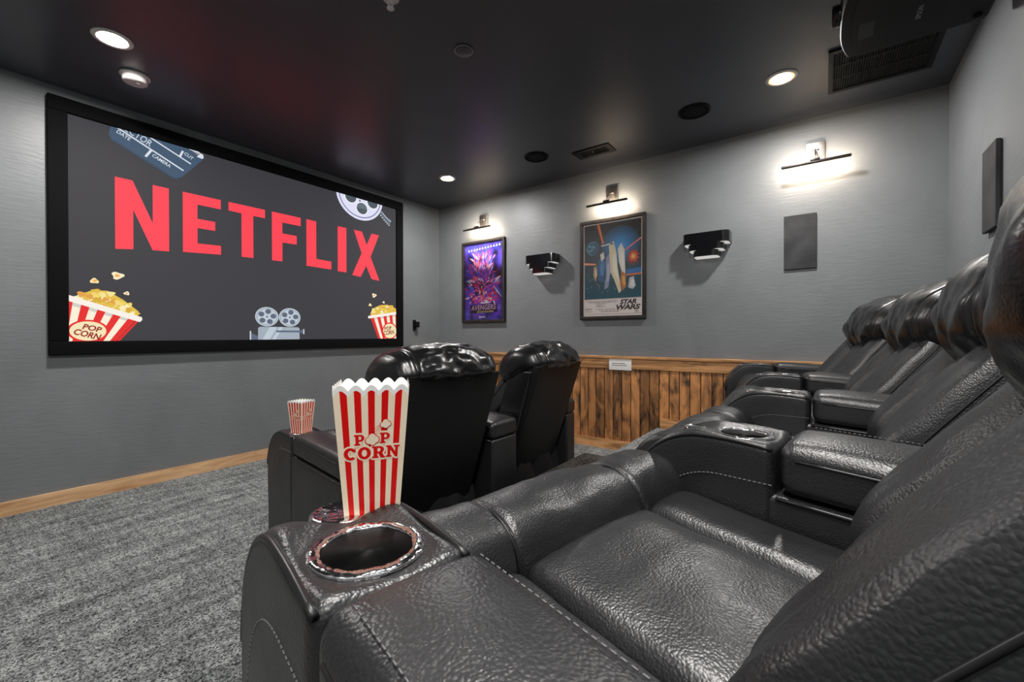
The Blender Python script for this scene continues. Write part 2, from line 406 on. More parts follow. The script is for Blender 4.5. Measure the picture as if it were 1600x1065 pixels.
# ------------------------------------------------------------------ recliner rows
def zt_front(y):
    return np.where(y < .13, .595 + .008 * np.sin(np.clip(y / .13, 0, 1) * 1.9), .40 + .2025 * np.sqrt(np.clip(1 - ((y - .13) / .172) ** 2, 0, 1)))
def arm_meshes(kind):
    w_at = (lambda y: .145 + 0 * y) if kind == 'end' else (lambda y: np.interp(y, [-.46, 0, .3], [.232, .178, .150]))
    w0 = .16
    def front(P):
        y = P[:, 1]; z = P[:, 2].copy(); zt = zt_front(y)
        t = np.clip((z - .03) / (.6 - .03), 0, 1)
        z2 = .03 + t * (zt - .03)
        u = np.clip(np.abs(P[:, 0]) / (w0 / 2), 0, 1)
        z2 += .004 * (1 - u ** 2) * (t > .95) * np.clip((.30 - y) / .1, 0, 1)
        # hollow round the cup
        x2 = P[:, 0] * w_at(y) / w0
        d = np.hypot(x2, y - .075)
        z2 -= .017 * np.exp(-(d / .066) ** 4) * (t > .95)
        d2 = np.hypot(x2 - .012, y - .178); z2 -= .012 * np.exp(-(d2 / .044) ** 4) * (t > .95)
        # soft swelling of the sides
        x2 *= 1 + .03 * np.sin(np.clip((z2 - .2) / .4, 0, 1) * math.pi)
        return np.c_[x2, y, z2]
    ys = [.02] + list(np.linspace(.03, .27, 22)) + [.277, .281]
    mf = MB().add(*soft_box(-w0 / 2, w0 / 2, .002, .30, .03, .60, .018, 22, ys, 26, front)).mesh('arm_front', 'leather')
    # hole for the cup
    cyl = MB().lathe([(.0455, .48), (.0455, .66)], 48, 0, .075).mesh('c', None)
    a = link('a', mf); b = link('b', cyl)
    md = a.modifiers.new('b', 'BOOLEAN'); md.operation = 'DIFFERENCE'; md.object = b; md.solver = 'EXACT'
    bpy.context.view_layer.update()
    mf2 = bpy.data.meshes.new_from_object(a.evaluated_get(bpy.context.evaluated_depsgraph_get())); mf2.name = 'arm_front'
    bpy.data.objects.remove(a); bpy.data.objects.remove(b); bpy.data.meshes.remove(mf)
    mf2.polygons.foreach_set('use_smooth', [True] * len(mf2.polygons))
    def rear(P):
        x2 = P[:, 0] * w_at(P[:, 1]) / w0 * .985
        return np.c_[x2, P[:, 1], P[:, 2] - np.clip(-P[:, 1], 0, .5) * .05 * np.clip((P[:, 2] - .3) / .2, 0, 1)]
    mr = MB().add(*soft_box(-w0 / 2, w0 / 2, -.45, .03, .03, .508, .014, 4, 12, 12, rear)).mesh('arm_side', 'leather')
    def lid(P):
        y = P[:, 1]; u = np.clip(np.abs(P[:, 0]) / (w0 / 2), 0, 1); v = np.clip(np.abs((y + .225) / .22), 0, 1)
        top = (P[:, 2] > .57)
        z = P[:, 2] + top * .014 * (1 - u ** 2) * (1 - v ** 6) + np.clip(y, -.5, 0) * .055
        x2 = P[:, 0] * (w_at(y) + .004) / w0
        z = z + np.array([.0012 * fbm(p, (9, 5, 9), 3.0) for p in P]) * top
        return np.c_[x2, y, z]
    ml = MB().add(*soft_box(-w0 / 2, w0 / 2, -.455, -.004, .512, .604, .024, 14, 26, 5, lid, k=5)).mesh('armrest_lid', 'leather')
    # piping and stitching
    pipes = []
    for sx in (-1, 1):
        yy = np.concatenate([np.linspace(.006, .13, 9), .13 + .1715 * np.sin(np.linspace(0.05, 1.5, 22))])
        for pts, r_ in (([(sx * (float(w_at(q)) / 2 - .003), q, float(zt_front(np.array(q))) - .007) for q in yy], .0042),
                        ([(sx * (float(w_at(q)) / 2 + .001), q, .503 + q * .05) for q in np.linspace(-.44, 0, 8)], .004),
                        ([(sx * (float(w_at(q)) / 2 + .001), q, .578 + q * .055) for q in np.linspace(-.435, -.03, 10)], .003)):
            pipes.append(('piping', MB().tube(pts, r_, 8).mesh('piping', 'piping')))
    st = MB()
    for sx in (-1, 1):
        q = np.linspace(.006, .10, 6)
        pts = [(sx * (float(w_at(t)) / 2 * 1.02), t, .525) for t in q]
        for an in np.linspace(8, 84, 12):
            yq = .10 + .145 * math.sin(R(an)); zq = .375 + .15 * math.cos(R(an))
            pts.append((sx * (float(w_at(yq)) / 2 * 1.025), yq, zq))
        pts += [(sx * (float(w_at(.245)) / 2 * 1.01), .246, z) for z in (.33, .2, .08)]
        st.stitches(pts, .0055, .003, .0011)
    # seam of the top near the edges
    for sx in (-1, 1):
        pts = [(sx * (float(w_at(q)) / 2 - .018), q, .6135 + q * .055) for q in np.linspace(-.43, -.03, 12)]
        st.stitches(pts, .0045, .003, .0008)
    ms = st.mesh('stitching', 'stitch')
    ring = MB().torus(.0488, .0068, 0, .075, .5925, 90, 10, .30).mesh('cup_ring', 'chrome')
    cup = MB().lathe([(.0455, .593), (.0440, .592), (.0420, .505), (.040, .499), (.030, .498), (.028, .502), (.027, .498), (0, .498)], 48, 0, .075).mesh('cup_liner', 'liner')
    disc = MB().lathe([(r_ * (1 if kind == 'end' else .66), z_ - .010) for r_, z_ in [(0, .592), (.035, .592), (.0365, .597), (.0355, .602), (.030, .604), (.027, .6028), (0, .6028)]], 48, .012, .178).mesh('control_disc', 'chrome')
    return [('arm_front', mf2), ('arm_side', mr), ('armrest_lid', ml), *pipes, ('stitching', ms), ('cup_ring', ring), ('cup_liner', cup), ('control_disc', disc)]
ARM = {k: arm_meshes(k) for k in ('end', 'wedge')}

# seat: front roll, three cushion panels, back of three channels, pillow, rear shell
def wr_disp(P, amp, s, seed):
    return np.array([amp * fbm(p, s, seed) for p in P])
W = .60
xa = [-W / 2, -.158, .158, W / 2]
def panel_mesh(i):
    x0, x1 = xa[i] + .002, xa[i + 1] - .002; cx = (x0 + x1) / 2; h = (x1 - x0) / 2
    def f(P):
        u = np.clip(np.abs((P[:, 0] - cx) / h), 0, 1); v = np.clip(np.abs((P[:, 1] + .075) / .225), 0, 1)
        top = np.clip((P[:, 2] - .44) / .03, 0, 1)
        cr = .024 if i == 1 else .014
        z = P[:, 2] + top * (cr * (1 - u ** 2.5) * (1 - v ** 8) + wr_disp(P, .004, (5, 9, 4), i * 3.1) + wr_disp(P, .0016, (22, 10, 10), i))
        z = z + (P[:, 1] - .15) * .10 * np.clip((P[:, 2] - .33) / .1, 0, 1)
        return np.c_[P[:, 0], P[:, 1], z]
    return MB().add(*soft_box(x0, x1, -.30, .150, .34, .478, .026, 22, 34, 4, f)).mesh('seat_panel', 'leather')
def smooth_loop(P, n):
    P = np.array(P); k = len(P); out = []
    for i in range(n):
        t = i / n * k; a = int(t); fr = t - a
        p0, p1, p2, p3 = P[(a - 1) % k], P[a % k], P[(a + 1) % k], P[(a + 2) % k]
        out.append(.5 * ((2 * p1) + (-p0 + p2) * fr + (2 * p0 - 5 * p1 + 4 * p2 - p3) * fr ** 2 + (-p0 + 3 * p1 - 3 * p2 + p3) * fr ** 3))
    return np.array(out)
RPROF = [(.146, .30), (.143, .40), (.146, .47), (.166, .512), (.205, .533), (.250, .534), (.292, .515), (.325, .474), (.342, .42), (.345, .36), (.335, .30), (.28, .285), (.20, .285)]
def roll_mesh():
    nr = 64; L0 = smooth_loop(RPROF, nr); cen = np.array([.24, .39]); h = W / 2 + .012
    xs = sorted(set(np.round(np.concatenate([np.linspace(-h, h, 56), *[[q - .004, q - .002, q, q + .002, q + .004] for q in (xa[1], xa[2])], [-h + .002, -h + .006, h - .006, h - .002]]), 5)))
    V = []; Fc = []
    for x in xs:
        en = min(1, (h - abs(x)) / .02); s_ = .90 + .10 * math.sqrt(max(0, 1 - (1 - en) ** 2))
        u = min(abs(x - xa[1]), abs(x - xa[2]))
        for p in L0:
            d = p - cen; q = cen + d * s_; n_ = d / np.linalg.norm(d)
            g = -.006 * math.exp(-(u / .004) ** 2) + .006 * min(1, u / .08) + .005 * fbm((x, q[0], q[1]), (5, 11, 9), 7.7) + .002 * fbm((x, q[0], q[1]), (20, 30, 30), 1.7, 2)
            V.append((x, q[0] + n_[0] * g, q[1] + n_[1] * g))
    m_ = len(xs)
    for i in range(m_ - 1):
        for k in range(nr): Fc.append((i * nr + k, i * nr + (k + 1) % nr, (i + 1) * nr + (k + 1) % nr, (i + 1) * nr + k))
    Fc += [tuple(range(nr)), tuple((m_ - 1) * nr + k for k in range(nr))[::-1]]
    return MB().add(V, Fc).mesh('front_roll', 'leather')
def roll_seams():
    L0 = smooth_loop(RPROF, 64); cen = np.array([.24, .39]); out = []
    for q in (xa[1], xa[2]):
        pts = [(q, *(cen + (p - cen) * .975)) for p in L0[8:44]]
        out.append(MB().tube(pts, .0022, 6).mesh('roll_seam', 'piping'))
    return out
def foot_mesh():
    def f(P):
        return np.c_[P[:, 0], P[:, 1] + .006 * np.sin(P[:, 0] * 40) * (P[:, 1] > .29), P[:, 2]]
    return MB().add(*soft_box(-W / 2 + .01, W / 2 - .01, -.28, .305, .05, .36, .03, 14, 6, 8, f)).mesh('footrest', 'leather_smooth')
ZQ = np.array([.40, .46, .52, .58, .64, .70, .76, .82, .88, .96])
YQ = np.array([-.20, -.155, -.135, -.158, -.204, -.250, -.298, -.338, -.378, -.42])
ZD = np.linspace(.36, 1.0, 161); _k = np.exp(-(np.arange(-20, 21) * .004 / .028) ** 2); _k /= _k.sum()
YD = np.convolve(np.pad(np.interp(ZD, ZQ, YQ), 20, 'edge'), _k, 'valid')
def yf(z): return np.interp(z, ZD, YD)
xb = [-.300, -.118, .118, .300]
def edge(z): return np.interp(z, [.60, .80], [1.0, .90])
def back_mesh(i):
    x0, x1 = xb[i] + .001, xb[i + 1] - .001; cx = (x0 + x1) / 2; h = (x1 - x0) / 2
    def f(P):
        u = np.clip(np.abs((P[:, 0] - cx) / h), 0, 1)
        if i != 1: u = np.where((P[:, 0] - cx) * (i - 1) > 0, u * .45, u)
        fr = np.clip((P[:, 1] - .09) / .03, 0, 1)
        y = P[:, 1] + fr * ((.040 if i != 1 else .030) * (1 - u ** 1.9) - (.012 if i != 1 else .026) + wr_disp(P, .010, (9, 2, 3.0), 11 + i * 5) + wr_disp(P, .004, (19, 3, 9), 4 + i))
        return np.c_[P[:, 0] * edge(P[:, 2]), y - .13 + yf(P[:, 2]), P[:, 2]]
    return MB().add(*soft_box(x0, x1, 0, .13, .43, .83, .026, 20, 3, 40, f, k=5)).mesh('back_cushion', 'leather')
PROF = [(a - .066, b) for a, b in [(-.235, .735), (-.205, .768), (-.192, .82), (-.200, .875), (-.232, .930), (-.290, .972), (-.365, .992), (-.445, .985), (-.500, .962), (-.530, .920), (-.540, .888), (-.525, .866), (-.48, .845), (-.38, .79), (-.29, .742)]]
PH = .315
PL = smooth_loop(PROF, 80); PC = PL.mean(0)
def pillow_point(x, p, out=0.0):
    s_ = (1 - min(1, abs(x / PH)) ** 5.5) ** .36
    d = p - PC; q = PC + d * s_; n_ = d / np.linalg.norm(d); a = abs(x)
    ang = math.atan2(q[1] - .85, q[0] + .50)
    inner = 1.0 if a < .215 else .45
    g = -.008 * math.exp(-((a - .215) / .0035) ** 2) + out
    g += inner * (.009 * fbm((x, q[0], q[1]), (7, 9, 9), 5.5) + .004 * fbm((x, q[0], q[1]), (20, 22, 22), 2.2, 2))
    if a < .215:
        g += .015 * (1 - math.exp(-((.215 - a) / .03)))
        # folds that run inwards from the seam, and gathers at the middle
        g += .0045 * math.exp(-((a - .15) / .05) ** 2) * math.sin(ang * 13 + 14 * x)
        g += .0095 * math.exp(-((x - .03) / .085) ** 2) * math.sin(ang * 8 + 3 * fbm((x, q[0], q[1]), (9, 4, 4), 8.1, 2))
    else:
        g += .0014 * math.sin(a * 330) * min(1, (a - .215) / .02)
    return (x, q[0] + n_[0] * g, q[1] + n_[1] * g)
def pillow_mesh():
    h = PH; nr = len(PL)
    xs = [-h * math.cos(t) for t in np.linspace(0, math.pi, 40)]
    xs = sorted(set([round(x, 5) for x in xs] + [round(x, 5) for x in np.linspace(-.29, .29, 56)] + [s_ * x for s_ in (-1, 1) for x in (.211, .213, .215, .217, .219)]))[1:-1]
    V = [pillow_point(x, p) for x in xs for p in PL]; Fc = []; m_ = len(xs)
    for i in range(m_ - 1):
        for j in range(nr): Fc.append((i * nr + j, i * nr + (j + 1) % nr, (i + 1) * nr + (j + 1) % nr, (i + 1) * nr + j))
    V.append((-h, *PC)); V.append((h, *PC))
    for j in range(nr):
        Fc.append((len(V) - 2, (j + 1) % nr, j)); Fc.append((len(V) - 1, (m_ - 1) * nr + j, (m_ - 1) * nr + (j + 1) % nr))
    return MB().add(V, Fc).mesh('head_pillow', 'leather_smooth')
def pillow_seams():
    return [MB().tube([pillow_point(x, p, .0028) for p in PL], .0026, 6, closed=True).mesh('pillow_seam', 'piping') for x in (-.215, .215)]
def shell_mesh():
    def f(P):
        yr = np.interp(P[:, 2], [.16, .90], [-.36, -.595])
        nar = np.interp(P[:, 2], [.16, .9], [.95, 1.0])
        return np.c_[P[:, 0] * nar, P[:, 1] + yr, P[:, 2]]
    return MB().add(*soft_box(-.29, .29, 0, .10, .17, .872, .008, 6, 3, 16, f, k=2)).mesh('rear_shell', 'panel')
def side_wing_mesh(s):
    def f(P):
        yr = np.interp(P[:, 2], [.16, .90], [-.335, -.55])
        return np.c_[P[:, 0], P[:, 1] + yr, P[:, 2]]
    x = s * .283
    return MB().add(*soft_box(x - .014, x + .014, 0, .16, .36, .84, .012, 2, 3, 12, f)).mesh('back_side', 'leather_smooth')
def skirt_mesh():
    xs = np.linspace(-.30, .30, 40); zs = np.linspace(.035, .26, 14); V = []; Fc = []
    for z in zs:
        for x in xs:
            t = (z - .035) / .225
            V.append((x, -.44 + .06 * t + (1 - t * .6) * (.022 * math.sin(x * 23 + z * 9) + .012 * math.sin(x * 51 + 2)), z))
    n = len(xs)
    for i in range(len(zs) - 1):
        for j in range(n - 1): Fc.append((i * n + j, i * n + j + 1, (i + 1) * n + j + 1, (i + 1) * n + j))
    V2 = [(a, b + .004, c) for a, b, c in V]; o = len(V)
    return MB().add(V + V2, Fc + [tuple(o + i for i in q[::-1]) for q in Fc]).mesh('dust_skirt', 'cloth')
def back_piping():
    zz = np.linspace(.46, .77, 16)
    return [MB().tube([(s * .3005 * edge(z), yf(z) - .026, z) for z in zz], .0022, 6).mesh('back_piping', 'piping') for s in (-1, 1)]
SEAT = {'panels': [panel_mesh(i) for i in range(3)], 'roll': roll_mesh(), 'rseam': roll_seams(), 'foot': foot_mesh(), 'backs': [back_mesh(i) for i in range(3)],
        'pillow': pillow_mesh(), 'pseam': pillow_seams(), 'shell': shell_mesh(), 'side': [side_wing_mesh(-1), side_wing_mesh(1)], 'skirt': skirt_mesh(), 'bp': back_piping()}

def put_arm(root, inv, ax, ay, ang, z, kind):
    e = None
    for name, me in ARM[kind]:
        o = link(name, me, e if e else root)
        if name == 'stitching': o['kind'] = 'stuff'
        if e is None:
            o.matrix_local = inv @ (Matrix.Translation((ax, ay, z)) @ Matrix.Rotation(-R(ang), 4, 'Z')); e = o
def recliner(label, sx, sy, ang, z, arms, group, lean=(0, 0)):
    root = thing('theater_recliner', label, 'recliner', (sx, sy, z), -R(ang), group)
    Mx = Matrix.Translation((sx, sy, z)) @ Matrix.Rotation(-R(ang), 4, 'Z'); inv = Mx.inverted()
    for me in SEAT['panels']: link('seat_panel', me, root)
    fr_ = link('front_roll', SEAT['roll'], root)
    for q in SEAT['rseam']: link('roll_seam', q, fr_)
    link('footrest', SEAT['foot'], root)
    bl = (0, *lean)
    for me in SEAT['backs']: link('back_cushion', me, root, (0, lean[0], 0))
    p = link('head_pillow', SEAT['pillow'], root, bl); [link('pillow_seam', q, p) for q in SEAT['pseam']]
    link('rear_shell', SEAT['shell'], root, (0, lean[0], 0))
    for me in SEAT['side']: link('back_side', me, root, (0, lean[0], 0))
    [link('back_piping', q, root, (0, lean[0], 0)) for q in SEAT['bp']]
    link('dust_skirt', SEAT['skirt'], root)
    for a in arms: put_arm(root, inv, *a)
    return root
Z = RISER
A = [(.236, .285, 13, Z, 'end'), (1.0, .06, 7, Z, 'wedge'), (1.81, .035, 0, Z, 'wedge'), (2.62, .09, -7, Z, 'wedge'), (3.44, .28, -13, Z, 'end')]
seats = [(.615, .165, 12.5), (1.430, .075, 4), (2.245, .055, -3.5), (3.045, .09, -11.5)]
labs = ['black leather recliner nearest the camera, tall popcorn box on its outer arm',
        'second black leather recliner from the camera on the raised platform',
        'third black leather recliner from the camera in the rear row',
        'farthest black leather recliner of the rear row, beside the wood panelling']
LEAN = [(-.044, .006), (-.050, .010), (-.020, 0), (.026, 0)]
for i, (sx, sy, an) in enumerate(seats):
    recliner(labs[i], sx, sy, an, Z, [A[i]] + ([A[4]] if i == 3 else []), 'recliners in the raised rear row', LEAN[i])
FY = 1.90
FA = [(1.035, FY + .01, 5, 0, 'end'), (1.895, FY - .03, 0, 0, 'wedge'), (2.715, FY + .02, -5, 0, 'end')]
recliner('black leather front row recliner seen from behind, small popcorn box on its arm', 1.440, FY, 4, 0, FA[:1], 'recliners in the front row')
recliner('black leather front row recliner seen from behind, next to the wood panelling', 2.325, FY, -3, 0, FA[1:], 'recliners in the front row')

# ------------------------------------------------------------------ popcorn boxes
CREAM, RED, WHITE = rgb(254, 236, 208), rgb(226, 10, 8), rgb(253, 253, 250)
def letter(ch):
    if ch == 'P':
        return [(0, 0), (.56, 0), (.56, .15), (.43, .15), (.43, .36), (.6, .36)] + circ(.6, .68, .36, .32, 10, -80, 80) + [(.6, 1), (0, 1), (0, .85), (.12, .85), (.12, .15), (0, .15)], [[(.43, .52), (.56, .52)] + circ(.56, .68, .12, .16, 6, -60, 60) + [(.56, .85), (.43, .85)]]
    if ch == 'R':
        return [(0, 0), (.52, 0), (.52, .15), (.43, .15), (.43, .40), (.50, .40), (.70, 0), (1.06, 0), (1.06, .15), (.97, .15), (.83, .43)] + circ(.6, .70, .36, .30, 9, -40, 80) + [(.6, 1), (0, 1), (0, .85), (.12, .85), (.12, .15), (0, .15)], [[(.43, .55), (.56, .55)] + circ(.56, .70, .12, .15, 6, -60, 60) + [(.56, .85), (.43, .85)]]
    if ch == 'N':
        return [(0, 0), (.46, 0), (.46, .15), (.35, .15), (.35, .62), (.74, 0), (.93, 0), (.93, .85), (1.05, .85), (1.05, 1), (.6, 1), (.6, .85), (.71, .85), (.71, .47), (.37, 1), (0, 1), (0, .85), (.12, .85), (.12, .15), (0, .15)], []
    if ch == 'O':
        return circ(.5, .5, .52, .52, 24), [circ(.5, .5, .21, .30, 18)]
    if ch == 'C':
        return circ(.5, .5, .52, .52, 20, 42, 318) + circ(.52, .5, .2, .30, 14, 310, 50) + [(.72, .66), (.94, .64), (.94, 1.0), (.86, 1.0)], []
def cloud(cx, cy, r): return [circ(cx + dx * r, cy + dy * r, rr * r, None, 16) for dx, dy, rr in ((-.55, -.15, .55), (.0, .35, .62), (.55, .0, .55), (.05, -.35, .55), (-.25, .1, .5))]
def popcorn_box(label, loc, rz, tilt=(0, 0)):
    root = thing('popcorn_box', label, 'popcorn box', loc, rz, 'striped popcorn boxes'); root.rotation_euler = (tilt[0], tilt[1], rz); root.scale = (.95, .95, .955)
    H, B, Tp = .158, .0325, .0445
    def face(s, t, side, inset=0.0):
        hw = B + (Tp - B) * t / H - inset
        x = s * hw; yv = -hw
        for _ in range(side): x, yv = -yv, x
        return (x, yv, t)
    V = []; Fc = []; C = []; nx = 66
    for side in range(4):
        for ins in (0.0, .0009):
            for i in range(nx):
                s0, s1 = -1 + 2 * i / nx, -1 + 2 * (i + 1) / nx
                k = int(i / 6)             # eleven stripes: cream first
                red = k % 2 == 1
                def top(s): return H - .0065 + .0075 * abs(math.sin((s + 1) / 2 * math.pi * 5))
                def st(s): return top(s) - .0065
                for a0, a1, b0, b1, c in ((0, st(s0), 0, st(s1), RED if red else CREAM), (st(s0), top(s0), st(s1), top(s1), WHITE)):
                    o = len(V); V += [face(s0, a0, side, ins), face(s1, b0, side, ins), face(s1, b1, side, ins), face(s0, a1, side, ins)]
                    Fc.append((o, o + 1, o + 2, o + 3) if ins == 0 else (o + 3, o + 2, o + 1, o)); C.append(c if ins == 0 else WHITE)
    o = len(V); V += [face(-1, 0, 0), face(1, 0, 0), face(1, 0, 2), face(-1, 0, 2)]; Fc.append((o, o + 1, o + 2, o + 3)); C.append(RED)
    me = bpy.data.meshes.new('carton'); me.from_pydata(V, [], Fc); me.update()
    at = me.color_attributes.new('Col', 'FLOAT_COLOR', 'CORNER'); arr = np.ones((len(me.loops), 4), dtype=np.float32)
    for p, c in zip(me.polygons, C): arr[p.loop_start:p.loop_start + p.loop_total, :3] = c
    at.data.foreach_set('color', arr.ravel()); me.materials.append(M['popcorn_plastic'])
    link('carton', me, root)
    P = Print(); e = .055
    def word(ch, x, y, w, h):
        out, holes = letter(ch)
        for a in range(8):
            dx, dy = e * math.cos(a * math.pi / 4), e * .25 * math.sin(a * math.pi / 4)
            P.n = getattr(P, 'n', 0) + 1; P.poly(out, CREAM, 1 + P.n * .03, [], lambda u, v: (x + u * w + dx, y + v * h + dy))
        P.poly(out, RED, 4, holes, lambda u, v: (x + u * w, y + v * h))
    # face coordinates: u -1..1 across, v in box heights
    word('P', -.54, .548, .33, .082); word('P', .25, .556, .33, .082)
    for i, (ch, w) in enumerate((('C', .42), ('O', .42), ('R', .42), ('N', .44))): word(ch, -.88 + i * .445, .438 + i * .002, w * .95, .092)
    for cx, cy, r0 in ((.02, .588, .21), (.42, .705, .16)):
        for k_, (rr_, c_) in enumerate(((r0, RED), (r0 * .87, CREAM))):
            for q_, c in enumerate(cloud(cx, cy, rr_)): P.poly([(p[0], cy + (p[1] - cy) * .26) for p in c], c_, 5 + k_ * 1.5 + q_ * .2)
    for q in range(3):
        a = [(.0 + q * .06 + t * .30, .640 + .06 * math.sin(t * 1.6) - q * .008) for t in np.linspace(0, 1, 6)]
        P.poly(a + [(x, yv - .004) for x, yv in a[::-1]], RED, 4.5 + q * .1)
    for side in range(4):
        def to3(u, v, d, side=side):
            return face(u * .93, v * H, side, -d - .0001)
        P.build('printed_logo', 'popcorn_plastic', to3, root, step=.00010)
    return root
pb_ang = math.atan2(-.039, .048)
popcorn_box('tall red striped popcorn box in the foreground beside the chrome cup ring', (.325, .447, RISER + .5915), pb_ang)
sm_ang = math.atan2(1.918 - 2.011, 1.021 - 1.001)
popcorn_box('small looking red striped popcorn box on the front row armrest', (1.042, 1.985, .5925), sm_ang + .12)

# ------------------------------------------------------------------ projection screen
def rect_frame(mb, x0, x1, z0, z1, w, y0, y1):
    mb.box(x0, x1, y0, y1, z1 - w, z1); mb.box(x0, x1, y0, y1, z0, z0 + w)
    mb.box(x0, x0 + w, y0, y1, z0 + w, z1 - w); mb.box(x1 - w, x1, y0, y1, z0 + w, z1 - w)
scr = thing('projection_screen', 'wide framed projection screen lit with red letters on dark grey', 'screen', (1.795, YF, 1.7))
SX0, SX1, SZ0, SZ1 = .518, 3.070, 1.014, 2.439
fr = MB()
for b in ((SX0 - .088, SX1 + .088, SZ1, SZ1 + .088), (SX0 - .088, SX1 + .088, SZ0 - .088, SZ0), (SX0 - .088, SX0, SZ0, SZ1), (SX1, SX1 + .088, SZ0, SZ1)):
    fr.add(*soft_box(b[0] - 1.795, b[1] - 1.795, -.042, -.004, b[2] - 1.7, b[3] - 1.7, .006, 2, 2, 2, k=2))
obj('frame', fr, 'velvet', scr)
BG = rgb(57, 56, 61); NRED = rgb(255, 66, 82)
P = Print()
P.rect(SX0, SZ0, SX1, SZ1, BG, 0)
# block letters
zt_, H_ = 2.111, None
lets = [
 [(0.740, 2.111), (0.831, 2.111), (0.940, 1.842), (0.940, 2.111), (1.033, 2.111), (1.033, 1.657), (0.938, 1.651), (0.834, 1.911), (0.834, 1.641), (0.740, 1.629)],
 [(1.116, 2.111), (1.364, 2.111), (1.364, 2.038), (1.208, 2.038), (1.208, 1.931), (1.325, 1.931), (1.325, 1.862), (1.208, 1.861), (1.208, 1.745), (1.364, 1.752), (1.364, 1.683), (1.116, 1.667)],
 [(1.418, 2.111), (1.694, 2.111), (1.694, 2.040), (1.601, 2.040), (1.601, 1.691), (1.512, 1.689), (1.512, 2.041), (1.418, 2.043)],
 [(1.750, 2.111), (2.001, 2.111), (2.001, 2.036), (1.838, 2.035), (1.838, 1.940), (1.964, 1.940), (1.964, 1.863), (1.838, 1.861), (1.838, 1.696), (1.750, 1.694)],
 [(2.054, 2.111), (2.148, 2.111), (2.148, 1.762), (2.299, 1.757), (2.299, 1.681), (2.054, 1.686)],
 [(2.367, 2.111), (2.461, 2.111), (2.461, 1.672), (2.367, 1.673)],
 [(2.545, 2.111), (2.638, 2.111), (2.696, 1.984), (2.754, 2.111), (2.847, 2.111), (2.742, 1.866), (2.852, 1.628), (2.753, 1.637), (2.688, 1.766), (2.622, 1.645), (2.525, 1.655), (2.634, 1.890)]]
for l in lets: P.poly(l, NRED, 2)
# clapperboard in the upper left
NAVY, NAVY2, PALE = rgb(62, 84, 108), rgb(52, 70, 92), rgb(214, 222, 232)
P.poly([(.712, 2.38), (.73, 2.345), (1.055, 2.192), (1.085, 2.190), (1.108, 2.212), (1.245, 2.388), (1.17, 2.46), (.735, 2.46), (.716, 2.42)], NAVY, 1)
P.poly([(.73, 2.345), (1.055, 2.192), (1.085, 2.190), (1.108, 2.212), (1.100, 2.216), (1.08, 2.202), (1.058, 2.203), (.735, 2.356)], NAVY2, 2)
def line(a, b, w, c, l):
    d = Vector((b[0] - a[0], b[1] - a[1])).normalized() * (w / 2)
    P.poly([(a[0] - d.y, a[1] + d.x), (b[0] - d.y, b[1] + d.x), (b[0] + d.y, b[1] - d.x), (a[0] + d.y, a[1] - d.x)], c, l)
line((.756, 2.441), (1.122, 2.267), .010, PALE, 3); line((.93, 2.439), (1.168, 2.331), .009, PALE, 3)
line((.935, 2.355), (.902, 2.297), .014, PALE, 3); line((1.119, 2.411), (1.101, 2.365), .013, PALE, 3)
P.poly([(1.115, 2.46), (1.19, 2.46), (1.235, 2.425), (1.20, 2.43), (1.16, 2.436)], PALE, 3); P.poly([(1.205, 2.398), (1.238, 2.392), (1.25, 2.400), (1.247, 2.425), (1.232, 2.432)], PALE, 3)
P.poly([(1.16, 2.44), (1.235, 2.425), (1.245, 2.405), (1.21, 2.412), (1.17, 2.435)], rgb(150, 134, 142), 2)
P.text('DATE', .748, 2.408, .075, .024, PALE, 3, -26, .01); P.text('CAMERA', .936, 2.312, .115, .024, PALE, 3, -26, .012)
P.text('CUT', 1.124, 2.388, .058, .024, PALE, 3, -27, .01); P.text('DIRECTOR', .722, 2.468, .225, .046, PALE, 3, -25, 0)
# reel in the upper right
LIL, LIL2, STEEL = rgb(222, 222, 246), rgb(112, 112, 150), rgb(98, 110, 122)
P.poly(circ(2.622, 2.475, .272, .250, 48), LIL, 1); P.poly(circ(2.622, 2.475, .246, .226, 48), LIL2, 2); P.poly(circ(2.622, 2.475, .236, .216, 48), LIL, 3)
for a in range(5):
    an = R(-90 + 72 * a); hx, hy = 2.640 + .135 * math.cos(an), 2.475 + .128 * math.sin(an)
    P.poly(circ(hx, hy, .073, .066), rgb(250, 250, 255), 4); P.poly(circ(hx, hy, .063, .058), STEEL, 5); P.poly(circ(hx, hy, .063, .058, 16, 180, 360), rgb(76, 86, 96), 6)
P.poly(circ(2.615, 2.419, .009), rgb(50, 50, 60), 5)
P.poly([(2.83, 2.362), (2.858, 2.335), (2.915, 2.285), (2.985, 2.236), (3.006, 2.298), (2.945, 2.33), (2.885, 2.375)], rgb(96, 108, 120), 0.6)
for q in np.linspace(0, 1, 7):
    ax, ay = 2.85 + (2.978 - 2.85) * q, 2.347 + (2.244 - 2.347) * q - .008 * math.sin(q * 3.1); P.rect(ax - .007, ay - .005, ax + .007, ay + .005, PALE, 1.6)
    ax, ay = 2.885 + (2.998 - 2.885) * q, 2.366 + (2.294 - 2.366) * q - .008 * math.sin(q * 3.1); P.rect(ax - .007, ay - .005, ax + .007, ay + .005, PALE, 1.6)
